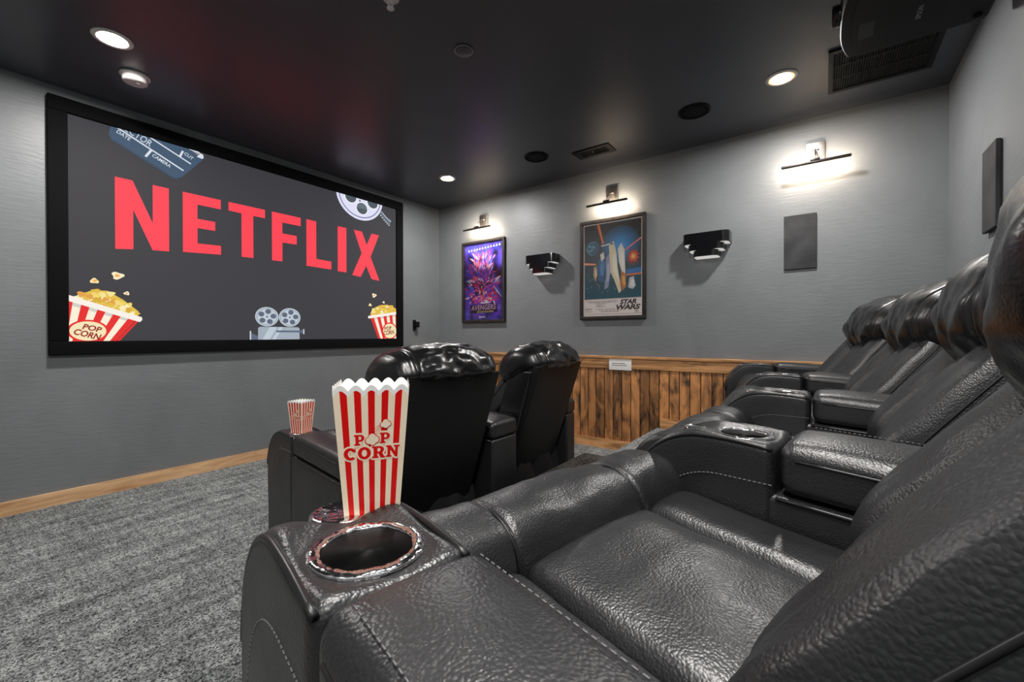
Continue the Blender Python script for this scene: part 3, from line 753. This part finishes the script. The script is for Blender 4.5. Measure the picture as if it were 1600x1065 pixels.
# film camera at the bottom
G1, G2, G3 = rgb(188, 200, 210), rgb(92, 102, 122), rgb(160, 172, 184)
for cx in (1.707, 1.900):
    P.poly(circ(cx, 1.208, .095, .082, 40), G1, 2); P.poly(circ(cx, 1.208, .083, .071, 40), rgb(70, 78, 88), 3); P.poly(circ(cx, 1.208, .080, .068, 40), G1, 4)
    for a in range(5):
        an = R(80 + 72 * a); P.poly(circ(cx + .052 * math.cos(an), 1.208 + .045 * math.sin(an), .024, .021, 18), G2, 5)
    P.poly(circ(cx, 1.208, .008, .008, 12), G2, 5)
P.poly([(1.635, 1.0), (1.635, 1.110), (1.648, 1.122), (1.974, 1.122), (1.987, 1.110), (1.987, 1.0)], G3, 1)
P.poly([(1.66, 1.0), (1.73, 1.122), (1.79, 1.122), (1.72, 1.0)], G1, 2); P.poly([(1.74, 1.0), (1.81, 1.122), (1.84, 1.122), (1.77, 1.0)], G1, 2)
P.poly([(1.573, 1.0), (1.573, 1.086), (1.590, 1.065), (1.635, 1.045), (1.635, 1.0)], G2, 1); P.rect(1.571, 1.0, 1.580, 1.086, PALE, 2)
P.rect(1.783, 1.076, 1.990, 1.092, G2, 3); P.poly([(1.987, 1.078), (2.025, 1.062), (2.025, 1.104), (1.987, 1.090)], G2, 2); P.rect(2.021, 1.060, 2.030, 1.106, PALE, 3)
# popcorn buckets
KER = [rgb(226, 190, 70), rgb(240, 214, 110), rgb(250, 236, 186), rgb(214, 170, 52), rgb(244, 224, 150), rgb(226, 160, 70)]
SR, SCR = rgb(228, 40, 40), rgb(250, 238, 214)
def blob(cx, cy, r, c, l, seed):
    rnd = random.Random(seed)
    P.poly([(cx + r * (1 + .22 * math.sin(3 * t + seed) + .1 * math.sin(5 * t)) * math.cos(t), cy + .8 * r * (1 + .22 * math.sin(3 * t + seed)) * math.sin(t)) for t in [2 * math.pi * q / 14 for q in range(14)]], c, l)
def bucket(tl, tr, bl, br_, mound, oval, seed, tw, n=9):
    rnd = random.Random(seed)
    P.poly(mound, KER[0], 1)
    mx = [p[0] for p in mound]; my = [p[1] for p in mound]
    for q in range(46):
        for _ in range(30):
            x, yv = rnd.uniform(min(mx), max(mx)), rnd.uniform(min(my), max(my))
            ins = False; j = len(mound) - 1
            for i in range(len(mound)):
                if (mound[i][1] > yv) != (mound[j][1] > yv) and x < (mound[j][0] - mound[i][0]) * (yv - mound[i][1]) / (mound[j][1] - mound[i][1]) + mound[i][0]: ins = not ins
                j = i
            if ins: break
        blob(x, yv, rnd.uniform(.55, 1) * tw, rnd.choice(KER), 2 + q * .02, q + seed)
    lp = lambda a, b, t: (a[0] + (b[0] - a[0]) * t, a[1] + (b[1] - a[1]) * t)
    for i in range(n):
        P.poly([lp(tl, tr, i / n), lp(tl, tr, (i + 1) / n), lp(bl, br_, (i + 1) / n), lp(bl, br_, i / n)], SR if i % 2 == 0 else SCR, 3)
    for i in range(1, n, 2): P.poly([lp(tl, tr, i / n), lp(tl, tr, (i + 1) / n), lp(lp(tl, tr, (i + 1) / n), lp(bl, br_, (i + 1) / n), .1), lp(lp(tl, tr, i / n), lp(bl, br_, i / n), .1)], rgb(206, 206, 198), 3.5)
    ox, oy, rx, ry = oval
    P.poly(circ(ox, oy, rx * 1.14, ry * 1.17, 36), SR, 4); P.poly(circ(ox, oy, rx, ry, 36), rgb(244, 228, 184), 5)
    d = Vector((tr[0] - tl[0], tr[1] - tl[1])); L1 = d.length; d.normalize(); nn = Vector((-d.y, d.x)) * (.018 if tw > .02 else .014)
    a = Vector(tl) - d * .02; b = Vector(tr) + d * .02
    P.poly([(a - nn), (b - nn), (b + d * .008), (b + nn), (a + nn), (a - d * .008)], rgb(248, 240, 230), 4.5)
    return d
DR = rgb(150, 30, 26)
bucket((.50, 1.292), (.852, 1.166), (.47, .87), (.64, .87), [(.545, 1.285), (.575, 1.315), (.63, 1.345), (.70, 1.345), (.78, 1.29), (.86, 1.215), (.855, 1.18), (.70, 1.22)], (.607, 1.079, .086, .062), 3, .022)
P.poly([(.856, 1.164), (.868, 1.160), (.735, .98), (.72, .98)], SR, 3)
P.text('POP', .577, 1.092, .092, .036, DR, 6, -15, .03, .12); P.text('CORN', .536, 1.058, .130, .040, DR, 6, -18, .03, .12)
blob(.751, 1.451, .030, rgb(250, 236, 200), 3, 1.0); blob(.749, 1.451, .014, rgb(240, 180, 90), 4, 2.0)
blob(.637, 1.404, .021, rgb(248, 228, 170), 3, 3.0); blob(.639, 1.406, .010, rgb(236, 170, 80), 4, 2.0)
blob(.797, 1.336, .015, rgb(250, 236, 200), 3, 4.0); blob(.797, 1.336, .006, rgb(200, 150, 90), 4, 1.0)
bucket((2.735, 1.240), (3.10, 1.298), (2.87, .93), (3.10, .93), [(2.735, 1.262), (2.75, 1.30), (2.80, 1.345), (2.87, 1.372), (2.95, 1.38), (3.02, 1.365), (3.09, 1.33), (3.1, 1.30), (2.9, 1.26)], (2.985, 1.096, .088, .079), 9, .018)
P.text('POP', 2.915, 1.100, .095, .040, DR, 6, 6, .03, 0); P.text('CORN', 2.905, 1.046, .140, .048, DR, 6, 7, .03, 0)
blob(2.785, 1.468, .026, rgb(250, 236, 200), 3, 1.0); blob(2.785, 1.468, .011, rgb(236, 160, 80), 4, 2.0)
blob(2.735, 1.365, .018, rgb(248, 228, 170), 3, 3.0); blob(2.905, 1.403, .014, rgb(250, 236, 200), 3, 4.0)
P.build('picture', 'screen', lambda u, v, d: (u - 1.795, -.020 - d, v - 1.7), scr, (SX0, SZ0, SX1, SZ1), .0003)

# ------------------------------------------------------------------ framed posters on the right wall
def poster(name, label, y0, y1, z0, z1, draw, fw=.030, mount=0.0):
    """u runs from the far (front) edge towards the camera, i.e. from y1 down to y0"""
    cy, cz = (y0 + y1) / 2, (z0 + z1) / 2; w, h = y1 - y0, z1 - z0
    root = thing(name, label, 'poster', (XR, cy, cz), 0, 'framed posters')
    f = MB()
    for a, b, c, d in ((-w / 2, w / 2, h / 2 - fw, h / 2), (-w / 2, w / 2, -h / 2, -h / 2 + fw), (-w / 2, -w / 2 + fw, -h / 2 + fw, h / 2 - fw), (w / 2 - fw, w / 2, -h / 2 + fw, h / 2 - fw)):
        f.add(*soft_box(-.034, -.001, a, b, c, d, .004, 2, 2, 2, k=2))
    obj('frame', f, 'frame_wood', root)
    iw, ih = w - 2 * fw, h - 2 * fw
    P = Print(); draw(P)
    P.build('print', 'print', lambda u, v, d: (-.012 - d, iw * (.5 - u), ih * (v - .5)), root, (0, 0, 1, 1), .00015)
    obj('glass_pane', MB().box(-.021, -.019, -iw / 2, iw / 2, -ih / 2, ih / 2), 'glass', root)
    return root
def mix(a, b, t): return tuple(x + (y - x) * t for x, y in zip(a, b))
def art_purple(P):
    rnd = random.Random(11)
    nx, ny = 30, 46
    ramp_ = [rgb(26, 20, 44), rgb(46, 42, 130), rgb(74, 66, 206), rgb(126, 66, 206), rgb(64, 96, 226), rgb(170, 110, 240)]
    for i in range(nx):
        for j in range(ny):
            u, v = (i + .5) / nx, (j + .5) / ny
            t = min(.999, max(0, .5 + .75 * noise.noise(Vector((u * 5, v * 7, 3.3))) + .3 * noise.noise(Vector((u * 13, v * 17, 1.3))))) * 5
            c = mix(ramp_[int(t)], ramp_[int(t) + 1], t - int(t))
            e = max(abs(u - .5) * 2 - .72, .10 - v, 0) * 2.6 * (.6 + .8 * noise.noise(Vector((u * 6, v * 6, 9))))
            c = mix(c, rgb(66, 40, 36), max(0, min(.85, e)))
            P.rect(i / nx, j / ny, (i + 1) / nx, (j + 1) / ny, c, 0)
    def shard(cx, cy, ln, wd, an, c, l):
        dx, dy = math.cos(an), math.sin(an) * .66
        P.poly([(cx - dx * ln, cy - dy * ln), (cx + dy * wd, cy - dx * wd), (cx + dx * ln, cy + dy * ln), (cx - dy * wd, cy + dx * wd)], c, l)
    pal = [rgb(255, 236, 244), rgb(250, 120, 170), rgb(236, 70, 150), rgb(214, 40, 110), rgb(250, 150, 190), rgb(180, 60, 210), rgb(240, 90, 120), rgb(120, 90, 230), rgb(255, 214, 224), rgb(90, 120, 240), rgb(60, 30, 70), rgb(120, 30, 60)]
    for q in range(340):
        v = rnd.uniform(.22, .86); sp = .42 * (1 - abs(v - .45) * .9)
        u = .48 + rnd.gauss(0, sp * .5)
        an = math.atan2(v - .30, (u - .5) * 1.2) + rnd.gauss(0, .35)
        shard(u, v, rnd.uniform(.03, .10), rnd.uniform(.008, .022), an, rnd.choice(pal), 1 + q * .01)
    for q in range(16):
        a = R(rnd.uniform(10, 170)); shard(.5 + .34 * math.cos(a), .42 + .34 * math.sin(a), .13, .006, a, rgb(210, 225, 255), 4 + q * .01)
    shard(.80, .34, .20, .022, R(-48), rgb(214, 40, 50), 5); shard(.86, .36, .18, .014, R(-48), rgb(220, 235, 255), 5.1); shard(.90, .38, .16, .014, R(-48), rgb(60, 110, 220), 5.2)
    shard(.40, .76, .11, .06, R(80), rgb(236, 110, 120), 5.3); shard(.42, .78, .07, .035, R(80), rgb(90, 60, 90), 5.4); shard(.62, .70, .08, .04, R(85), rgb(240, 150, 150), 5.5)
    shard(.46, .42, .13, .10, R(90), rgb(70, 44, 66), 5.6); shard(.46, .40, .07, .05, R(90), rgb(214, 50, 90), 5.7); shard(.46, .43, .03, .022, R(90), rgb(235, 225, 235), 5.8)
    for i in range(12):
        x = .10 + i * .072; P.poly([(x, .905 + i * .003), (x + .045, .907 + i * .003), (x + .036, .932 + i * .003), (x + .012, .930 + i * .003)], rgb(244, 240, 250), 6)
    P.poly([(.14, .085), (.86, .10), (.84, .205), (.16, .195)], rgb(26, 22, 60), 6)
    P.rect(.43, .212, .62, .232, rgb(250, 246, 246), 7)
    P.text('AVENGERS', .175, .122, .65, .072, rgb(226, 60, 56), 7, .8, .045, .1, 1.05); P.text('AVENGERS', .180, .125, .64, .066, rgb(150, 200, 250), 8, .8, .004, .1, 1.05)
    P.text('ENDGAME', .34, .092, .42, .024, rgb(250, 220, 160), 8, .6, .015, 0, 1.25)
    P.rect(.40, .030, .55, .042, rgb(245, 245, 250), 7); P.rect(.39, .02, .42, .05, rgb(245, 245, 250), 7)
def art_space(P):
    rnd = random.Random(5)
    P.rect(0, 0, 1, 1, rgb(236, 226, 222), 0)
    x0, x1, y0, y1 = .022, .978, .185, .985
    n = 26
    for j in range(n):
        t = j / (n - 1); c = mix(rgb(14, 84, 104), rgb(20, 26, 34), min(1, t * 1.3)) if t < .95 else rgb(14, 18, 24)
        P.rect(x0, y0 + (y1 - y0) * j / n, x1, y0 + (y1 - y0) * (j + 1) / n, c, 1)
    for k in range(12):
        s = 1 - k / 12; P.poly(circ(.64, .74, .30 * s + .02, .19 * s + .01, 32), mix(rgb(20, 54, 78), rgb(40, 160, 232), (k + 1) / 12), 1.2 + k * .1)
    for q in range(60):
        u, v = rnd.uniform(x0, x1), rnd.uniform(.50, y1); r = rnd.uniform(.0015, .003); P.rect(u - r, v - r * .7, u + r, v + r * .7, rgb(190, 205, 215), 2.5)
    # planet
    P.poly(circ(.17, .735, .115, .078, 40), rgb(64, 128, 158), 3); P.poly(circ(.185, .728, .10, .066, 40), rgb(36, 92, 118), 3.2)
    for q in range(9): P.poly(circ(.16 + rnd.uniform(-.06, .06), .735 + rnd.uniform(-.04, .04), rnd.uniform(.01, .028), rnd.uniform(.006, .015), 10), rgb(110, 165, 190), 3.4 + q * .01)
    # light streaks
    P.poly([(.235, .985), (.29, .985), (.37, .775), (.335, .77)], rgb(232, 70, 34), 4); P.poly([(.255, .985), (.275, .985), (.36, .775), (.345, .775)], rgb(255, 190, 70), 4.2)
    P.poly([(x0, .560), (.23, .548), (.23, .568), (x0, .590)], rgb(240, 110, 70), 4); P.poly([(x0, .570), (.23, .556), (.23, .561), (x0, .580)], rgb(255, 225, 190), 4.2)
    P.poly([(.68, .655), (.978, .775), (.978, .795), (.68, .672)], rgb(232, 60, 60), 4); P.poly([(.68, .661), (.978, .782), (.978, .788), (.68, .665)], rgb(255, 225, 220), 4.2)
    P.poly([(.32, .745), (.52, .755), (.52, .768), (.32, .757)], rgb(255, 244, 214), 6)
    # burst
    for k, c in enumerate((rgb(150, 44, 30), rgb(214, 70, 36), rgb(240, 130, 50), rgb(255, 210, 110))):
        pts = []
        for q in range(22):
            t = 2 * math.pi * q / 22; r = (1 - k * .24) * (1 if q % 2 else .62) * rnd.uniform(.8, 1.1); pts.append((.85 + .13 * r * math.cos(t), .605 + .10 * r * math.sin(t)))
        P.poly(pts, c, 4 + k * .2)
    P.poly([(.74, .425), (.978, .43), (.978, .49), (.74, .475)], rgb(36, 120, 190), 3.6); P.poly([(.74, .41), (.978, .415), (.978, .435), (.74, .43)], rgb(220, 120, 60), 3.7)
    # pale crystal spires, blue rocks and golden stones (a plain stand-in for the figures)
    def crag(pts, a, b, l):
        P.poly(pts, a, l); cx = sum(p[0] for p in pts) / len(pts); cy = sum(p[1] for p in pts) / len(pts)
        P.poly([(p[0] * .55 + cx * .45 + .012, p[1] * .55 + cy * .45) for p in pts], b, l + .1)
    crag([(.45, .74), (.53, .79), (.58, .66), (.60, .50), (.66, .26), (.62, .235), (.54, .38), (.48, .46)], rgb(236, 222, 186), rgb(250, 244, 224), 6)
    crag([(.60, .70), (.66, .76), (.71, .68), (.72, .52), (.73, .36), (.68, .42), (.62, .56)], rgb(240, 234, 220), rgb(252, 248, 240), 5.8)
    crag([(.40, .62), (.46, .66), (.48, .46), (.44, .30), (.37, .285), (.40, .42)], rgb(150, 158, 186), rgb(186, 192, 214), 5.7)
    crag([(.27, .60), (.36, .66), (.40, .54), (.36, .36), (.28, .38), (.25, .50)], rgb(40, 96, 150), rgb(74, 140, 190), 5.5)
    crag([(.30, .66), (.36, .685), (.38, .62), (.32, .58)], rgb(230, 226, 210), rgb(245, 240, 228), 5.9)
    crag([(.19, .53), (.24, .54), (.25, .44), (.22, .37), (.18, .44)], rgb(206, 170, 120), rgb(230, 214, 190), 5.6)
    crag([(.66, .46), (.72, .44), (.74, .30), (.68, .26), (.64, .36)], rgb(196, 120, 46), rgb(236, 176, 80), 6.3)
    crag([(.79, .39), (.86, .40), (.89, .30), (.84, .27), (.77, .29)], rgb(206, 206, 206), rgb(240, 240, 236), 6.3)
    for q in range(26):
        u, v = rnd.uniform(.05, .6), rnd.uniform(.24, .48); a = rnd.uniform(0, 3.1); d = .03
        P.poly([(u, v), (u + d * math.cos(a), v + d * .6 * math.sin(a)), (u + d * math.cos(a) + .004, v + d * .6 * math.sin(a) + .004), (u + .004, v + .005)], rgb(120, 176, 190), 5 + q * .01)
    P.rect(x0, .02, x1, .0232, rgb(120, 96, 100), 2); P.rect(x0, .18, x1, .184, rgb(180, 160, 156), 2)
    ink = rgb(44, 40, 40)
    P.text('STAR', .635, .118, .27, .052, ink, 3, 0, .045, .25, .95); P.text('WARS', .575, .062, .39, .054, ink, 3, 0, .045, .25, .95)
    for yv, a, b in ((.160, .04, .60), (.146, .10, .58), (.132, .22, .40), (.116, .24, .34), (.103, .22, .40), (.076, .22, .36), (.076, .39, .55), (.060, .28, .66), (.046, .32, .62), (.082, .03, .17), (.072, .03, .15), (.050, .03, .17)):
        u = a
        while u < b:
            l = rnd.uniform(.012, .04); P.rect(u, yv - .003, min(b, u + l), yv + .003, rgb(110, 100, 100), 3); u += l + .008
    P.poly(circ(.905, .045, .030, .020, 24), ink, 3); P.poly(circ(.905, .045, .026, .0175, 24), rgb(236, 226, 222), 4); P.rect(.89, .04, .92, .05, ink, 5)
poster('framed_poster', 'framed purple and magenta film poster at the far end of the wall', 2.80, 3.425, 1.193, 2.123, art_purple)
poster('framed_poster', 'framed dark blue space film poster with a white caption strip', 1.258, 1.893, 1.195, 2.127, art_space)

# ------------------------------------------------------------------ picture lights
def picture_light(label, cy, zoff):
    root = thing('picture_light', label, 'picture light', (XR, cy, 2.34 + zoff), 0, 'picture lights')
    obj('wall_plate', MB().add(*soft_box(-.020, -.001, -.056, .056, -.07, .07, .003, 2, 2, 2, k=2)), 'nickel', root)
    a = MB(); a.tube([(-.018, -.020, .012), (-.018, .020, .012)], .007, 10); a.tube([(-.020, 0, .012), (-.06, 0, .004), (-.11, 0, -.040), (-.135, 0, -.088)], .006, 10)
    obj('arm', a, 'nickel', root)
    b = MB(); b.add(*soft_box(-.152, -.128, -.195, .195, -.117, -.099, .006, 2, 2, 2, k=3)); b.add(*soft_box(-.155, -.125, -.028, .028, -.101, -.086, .004, 2, 2, 2, k=2))
    obj('bar', b, 'bronze', root)
    obj('led_strip', MB().box(-.1279, -.1268, -.180, .180, -.1135, -.1035), 'strip', root)
picture_light('brass toned picture light above the purple poster', 3.105, .0)
picture_light('brass toned picture light above the dark blue space poster', 1.575, .0)
picture_light('brass toned picture light above the black wall speaker', .055, .0)

# ------------------------------------------------------------------ three tier wall sconces
def stadium(hw, d, r, n=8):
    pts = [(0, -hw)] + [(-d + r + r * math.cos(R(a)), -hw + r + r * math.sin(R(a))) for a in np.linspace(270, 180, n)]
    return pts + [(p[0], -p[1]) for p in pts[::-1]]
def prism(mb, pts, z0, z1):
    n = len(pts); v = [(x, y, z0) for x, y in pts] + [(x, y, z1) for x, y in pts]
    f = [(i, (i + 1) % n, n + (i + 1) % n, n + i) for i in range(n)] + [tuple(range(n))[::-1], tuple(range(n, 2 * n))]
    return mb.add(v, f, False)
def sconce(label, cy):
    root = thing('wall_sconce', label, 'wall lamp', (XR, cy, 1.665), 0, 'tiered wall sconces')
    for i, (hw, d, z0, z1) in enumerate(((.170, .135, .105, .190), (.130, .1335, .054, .1045), (.092, .132, .004, .0535))):
        pts = stadium(hw, d, .045); mb = MB()
        prism(mb, pts, z0, z1); obj('shade_tier', mb, 'gloss_black', root)
        inner = [(x * .93 if x < 0 else -.002, y * .95) for x, y in pts]; mb = MB(); prism(mb, inner, z0 - .003, z0 + .001); obj('tier_underside', mb, 'diffuser', root)
sconce('glossy black tiered wall sconce between the two posters', 2.30)
sconce('glossy black tiered wall sconce between the space poster and the wall speaker', .757)

# ------------------------------------------------------------------ wall speakers, sign, small box on the screen wall
M['speaker'] = mat('speaker_cloth', (.045, .047, .05), .75)
def spk_tex():
    m = M['speaker']; co = coords(m, (300, 300, 300)); v = N(m, 'ShaderNodeTexVoronoi', i_Scale=1.0); L(m, co, v.inputs['Vector']); bump(m, v.outputs['Distance'], .5, .002)
    co2 = coords(m, (8, 8, 8)); n = N(m, 'ShaderNodeTexNoise', i_Scale=1.0, i_Detail=6.0); L(m, co2, n.inputs['Vector'])
    r = ramp(m, n.outputs[0], [(.3, (.018, .019, .021)), (.7, (.050, .052, .055))]); L(m, r.outputs[0], bsdf(m).inputs['Base Color'])
spk_tex()
s1 = thing('wall_speaker', 'flat black rectangular speaker grille on the poster wall', 'speaker', (XR, .144, 1.72), 0, 'wall speakers')
obj('grille', MB().add(*soft_box(-.016, -.004, -.098, .098, -.196, .196, .004, 2, 2, 2, k=2)), 'speaker', s1)
obj('bezel', MB().box(-.0065, -.0005, -.094, .094, -.192, .192), 'panel', s1)
s2 = thing('wall_speaker', 'flat dark speaker grille on the back wall above the recliners', 'speaker', (2.85, YB, 1.71), 0, 'wall speakers')
obj('grille', MB().add(*soft_box(-.098, .098, .004, .022, -.19, .19, .004, 2, 2, 2, k=2)), 'speaker', s2)
obj('bezel', MB().box(-.094, .094, .0005, .0065, -.186, .186), 'panel', s2)
sg = thing('notice_sign', 'small white notice with two dark lines on the wooden rail', 'sign', (XR - .028, 1.488, .781), 0)
M['card'] = mat('white_card', (.93, .93, .91), .5)
obj('board', MB().add(*soft_box(-.005, -.0005, -.105, .105, -.05, .05, .001, 2, 2, 2, k=2)), 'card', sg)
P = Print(); rnd = random.Random(2)
for yv, a, b in ((.010, -.075, .048), (-.007, -.075, .062)):
    u = a
    while u < b - .004:
        l = rnd.uniform(.008, .020); P.rect(u, yv - .0032, min(b, u + l), yv + .0032, rgb(60, 58, 58), 1); u += l + .004
P.build('print', 'print', lambda u, v, d: (-.0051 - d, -u, v), sg, None, .0003)
sb = MB(); sb.add(*soft_box(-.020, .020, -.014, -.001, -.062, .062, .004, 2, 2, 2, k=2))
snr = thing('sensor_bracket', 'small black bracket with box on the wall right of the screen', 'sensor', (3.345, YF, 1.165))
obj('wall_bracket', sb, 'black_plastic', snr)
obj('sensor_head', MB().add(*soft_box(-.012, .040, -.055, -.013, -.025, .040, .005, 2, 2, 2, k=2)), 'black_plastic', snr)
obj('indicator', MB().add(*soft_box(-.016, .014, -.0155, -.0135, -.058, -.036, .0008, 2, 2, 2, k=1)), 'panel', snr)

# ------------------------------------------------------------------ ceiling fittings
M['halo_glow'] = mat('painted_lamp_halo', (1, .8, .6), .5, emit=(1.0, .42, .12), estr=2.0)  # orange halo round the lamp, imitated by a faintly glowing ring
def can(label, x, y, warm=False):
    root = thing('recessed_light', label, 'ceiling light', (x, y, ZC), 0, 'recessed ceiling lights')
    obj('trim_ring', MB().lathe([(.085, -.0005), (.083, -.005), (.066, -.008), (.060, -.006)], 48), 'trim_white', root)
    v = [(0, 0, -.0062)] + [(.0605 * math.cos(2 * math.pi * i / 40), .0605 * math.sin(2 * math.pi * i / 40), -.0062) for i in range(40)]
    if warm: obj('halo_ring', MB().lathe([(.0655, -.0083), (.060, -.0088), (.0545, -.0078)], 48, caps=False), 'halo_glow', root)
    obj('lens', MB().add(v, [(0, 1 + (i + 1) % 40, 1 + i) for i in range(40)], False), 'lamp_white', root)
can('round recessed light above the screen on the left', .574, 2.984)
can('round recessed light in the far corner by the purple poster', 3.039, 2.988, True)
can('round recessed light near the back wall beside the air grille', 3.055, .212, True)
can('round recessed light above the near end of the rear row', .574, .212)
can('unseen fill light added over the aisle behind the camera, shaped as a recessed light', -.42, -.10)  # added lamp out of view, fill for faces turned to the camera
sd = thing('smoke_detector', 'white round smoke detector beside the left ceiling light', 'smoke detector', (.734, 3.30, ZC))
obj('base', MB().lathe([(.072, -.0005), (.072, -.010), (.066, -.013), (.0, -.013)], 40), 'white_plastic', sd)
obj('cover', MB().lathe([(.060, -.013), (.059, -.040), (.052, -.046), (0, -.046)], 40), 'white_plastic', sd)
obj('test_button', MB().lathe([(.015, -.046), (.014, -.050), (0, -.050)], 20, .012, -.01), 'white_metal', sd)
cp = thing('sprinkler_cover', 'dark round cover plate with a thin pale rim mid ceiling', 'cover plate', (1.731, 1.577, ZC))
obj('plate', MB().lathe([(.048, -.0005), (.048, -.006), (.044, -.009), (0, -.009)], 40), 'ceiling_paint', cp)
obj('rim', MB().torus(.0485, .0022, 0, 0, -.006, 48, 6), 'nickel', cp)
sp = thing('ceiling_sprinkler', 'white pendant sprinkler head at the top edge of the ceiling', 'sprinkler', (1.262, 1.60, ZC))
obj('escutcheon', MB().lathe([(.040, -.0005), (.038, -.006), (.018, -.014), (.016, -.03), (0, -.03)], 32), 'white_plastic', sp)
obj('deflector', MB().lathe([(.005, -.03), (.006, -.046), (.017, -.049), (.017, -.052), (0, -.052)], 24), 'white_plastic', sp)
def round_speaker(label, x, y):
    root = thing('ceiling_speaker', label, 'speaker', (x, y, ZC), 0, 'ceiling speakers')
    obj('rim', MB().lathe([(.105, -.0005), (.105, -.006), (.100, -.009), (.094, -.006), (.094, -.0005)], 48), 'black_plastic', root)
    obj('grille', MB().lathe([(.0938, -.004), (.06, -.006), (0, -.0065)], 40), 'speaker', root)
    s = MB()
    for i in range(-6, 7):
        x_ = i * .0135; h = math.sqrt(max(0, .09 ** 2 - x_ ** 2)); s.box(x_ - .0015, x_ + .0015, -h, h, -.0085, -.005)
    obj('grille_ribs', s, 'black_plastic', root)
round_speaker('round black ceiling speaker nearest the far corner light', 3.14, 2.015)
round_speaker('round black ceiling speaker between the vent and the back wall light', 3.153, .728)
vt = thing('ceiling_vent', 'small black ceiling register near the poster wall', 'vent', (3.337, 1.567, ZC))
vf = MB()
for a, b, c, d in ((-.105, .105, .12, .165), (-.105, .105, -.165, -.12), (-.105, -.06, -.12, .12), (.06, .105, -.12, .12)): vf.box(a * .8, b * .8, c, d, -.007, -.0005)
obj('frame', vf, 'black_plastic', vt); obj('backing', MB().box(-.05, .05, -.125, .125, -.002, -.0006), 'cloth', vt)
for i in range(13): obj('vane', MB().box(-.048, .048, -.0035, .0035, -.0065, -.0025), 'black_plastic', vt, (0, -.115 + i * .0192, 0)).rotation_euler = (R(30), 0, 0)
obj('lever', MB().box(-.04, -.01, -.004, .004, -.012, -.006), 'nickel', vt)
ag = thing('return_air_grille', 'large black slotted return grille in the ceiling behind the projector', 'vent', (3.178, -.252, ZC))
gf = MB(); gx, gy = .252, .238
for a, b, c, d in ((-gx, gx, gy - .024, gy), (-gx, gx, -gy, -gy + .024), (-gx, -gx + .03, -gy + .024, gy - .024), (gx - .03, gx, -gy + .024, gy - .024)): gf.box(a, b, c, d, -.012, -.0005)
obj('frame', gf, 'black_plastic', ag); obj('backing', MB().box(-gx + .02, gx - .02, -gy + .02, gy - .02, -.002, -.0006), 'cloth', ag)
fin = MB().add([(-gx + .031, -.0032, -.0105), (gx - .031, -.0032, -.0105), (gx - .031, .0012, -.003), (-gx + .031, .0012, -.003), (-gx + .031, -.0018, -.0105), (gx - .031, -.0018, -.0105), (gx - .031, .0026, -.003), (-gx + .031, .0026, -.003)],
    [(0, 1, 2, 3), (5, 4, 7, 6), (0, 4, 5, 1), (3, 2, 6, 7), (0, 3, 7, 4), (1, 5, 6, 2)], False).mesh('fin', 'panel')
for i in range(38): link('fin', fin, ag, (0, -gy + .030 + i * .01125, 0))
for x in (-.075, .075): obj('cross_bar', MB().box(x - .003, x + .003, -gy + .025, gy - .025, -.0116, -.009), 'panel', ag)

# projector hanging at the back
pj = thing('projector', 'black ceiling projector with a rounded front near the back wall', 'projector', (2.42, -.31, 2.395))
PW = .262
M['projector'] = mat('projector_black', (.0035, .0035, .004), .6, spec=.2)
def pf(P):
    u = P[:, 0] / PW; t = np.clip((P[:, 1] + .05) / .27, 0, 1)
    y = P[:, 1] + t * .035 * (1 - np.abs(u) ** 2.6)
    return np.c_[P[:, 0], y, P[:, 2]]
obj('body', MB().add(*soft_box(-PW, PW, -.245, .222, .004, .150, .012, 30, 8, 4, pf)), 'projector', pj)
def pf2(P):
    u = P[:, 0] / PW; t = np.clip((P[:, 1] + .05) / .27, 0, 1)
    return np.c_[P[:, 0], P[:, 1] + t * .035 * (1 - np.abs(u) ** 2.6), P[:, 2]]
obj('bottom_plate', MB().add(*soft_box(-PW + .004, PW - .004, -.235, .185, 0, .010, .003, 30, 8, 2, pf2)), 'projector', pj)
ln = MB(); ln.tube([(0, .23, .075), (0, .285, .075)], .045, 32); obj('lens_barrel', ln, 'gloss_black', pj)
ln = MB(); ln.tube([(0, .284, .075), (0, .287, .075)], .036, 28); obj('lens_glass', ln, 'gloss_black', pj)
obj('foot', MB().lathe([(0, -.012), (.014, -.012), (.016, -.004), (.016, .001), (0, .001)], 20, .215, -.205), 'black_plastic', pj)
obj('foot', MB().lathe([(0, -.012), (.014, -.012), (.016, -.004), (.016, .001), (0, .001)], 20, -.215, -.205), 'black_plastic', pj)
mt = MB(); mt.tube([(0, -.02, .148), (0, -.02, ZC - 2.395 - .008)], .022, 16); mt.box(-.07, .07, -.09, .05, ZC - 2.395 - .012, ZC - 2.395 - .0005); obj('ceiling_mount', mt, 'black_plastic', pj)
P = Print(); GREY = rgb(120, 120, 122)
P.text('EPSON', 0, 0, .092, .017, GREY, 1, 0, .01)
P.build('logo', 'print', lambda u, v, d: (.092 - u, -.014 + v, -.0002 - d), pj, None, .0003)
P = Print(); rnd = random.Random(8)
for i in range(9):
    u = 0
    while u < .12:
        l = rnd.uniform(.003, .009); P.rect(u, i * .006, u + l, i * .006 + .0028, rgb(70, 70, 72), 1); u += l + .0025
P.build('rating_label', 'print', lambda u, v, d: (.115 - u, .140 + v, -.0002 - d), pj, None, .0003)
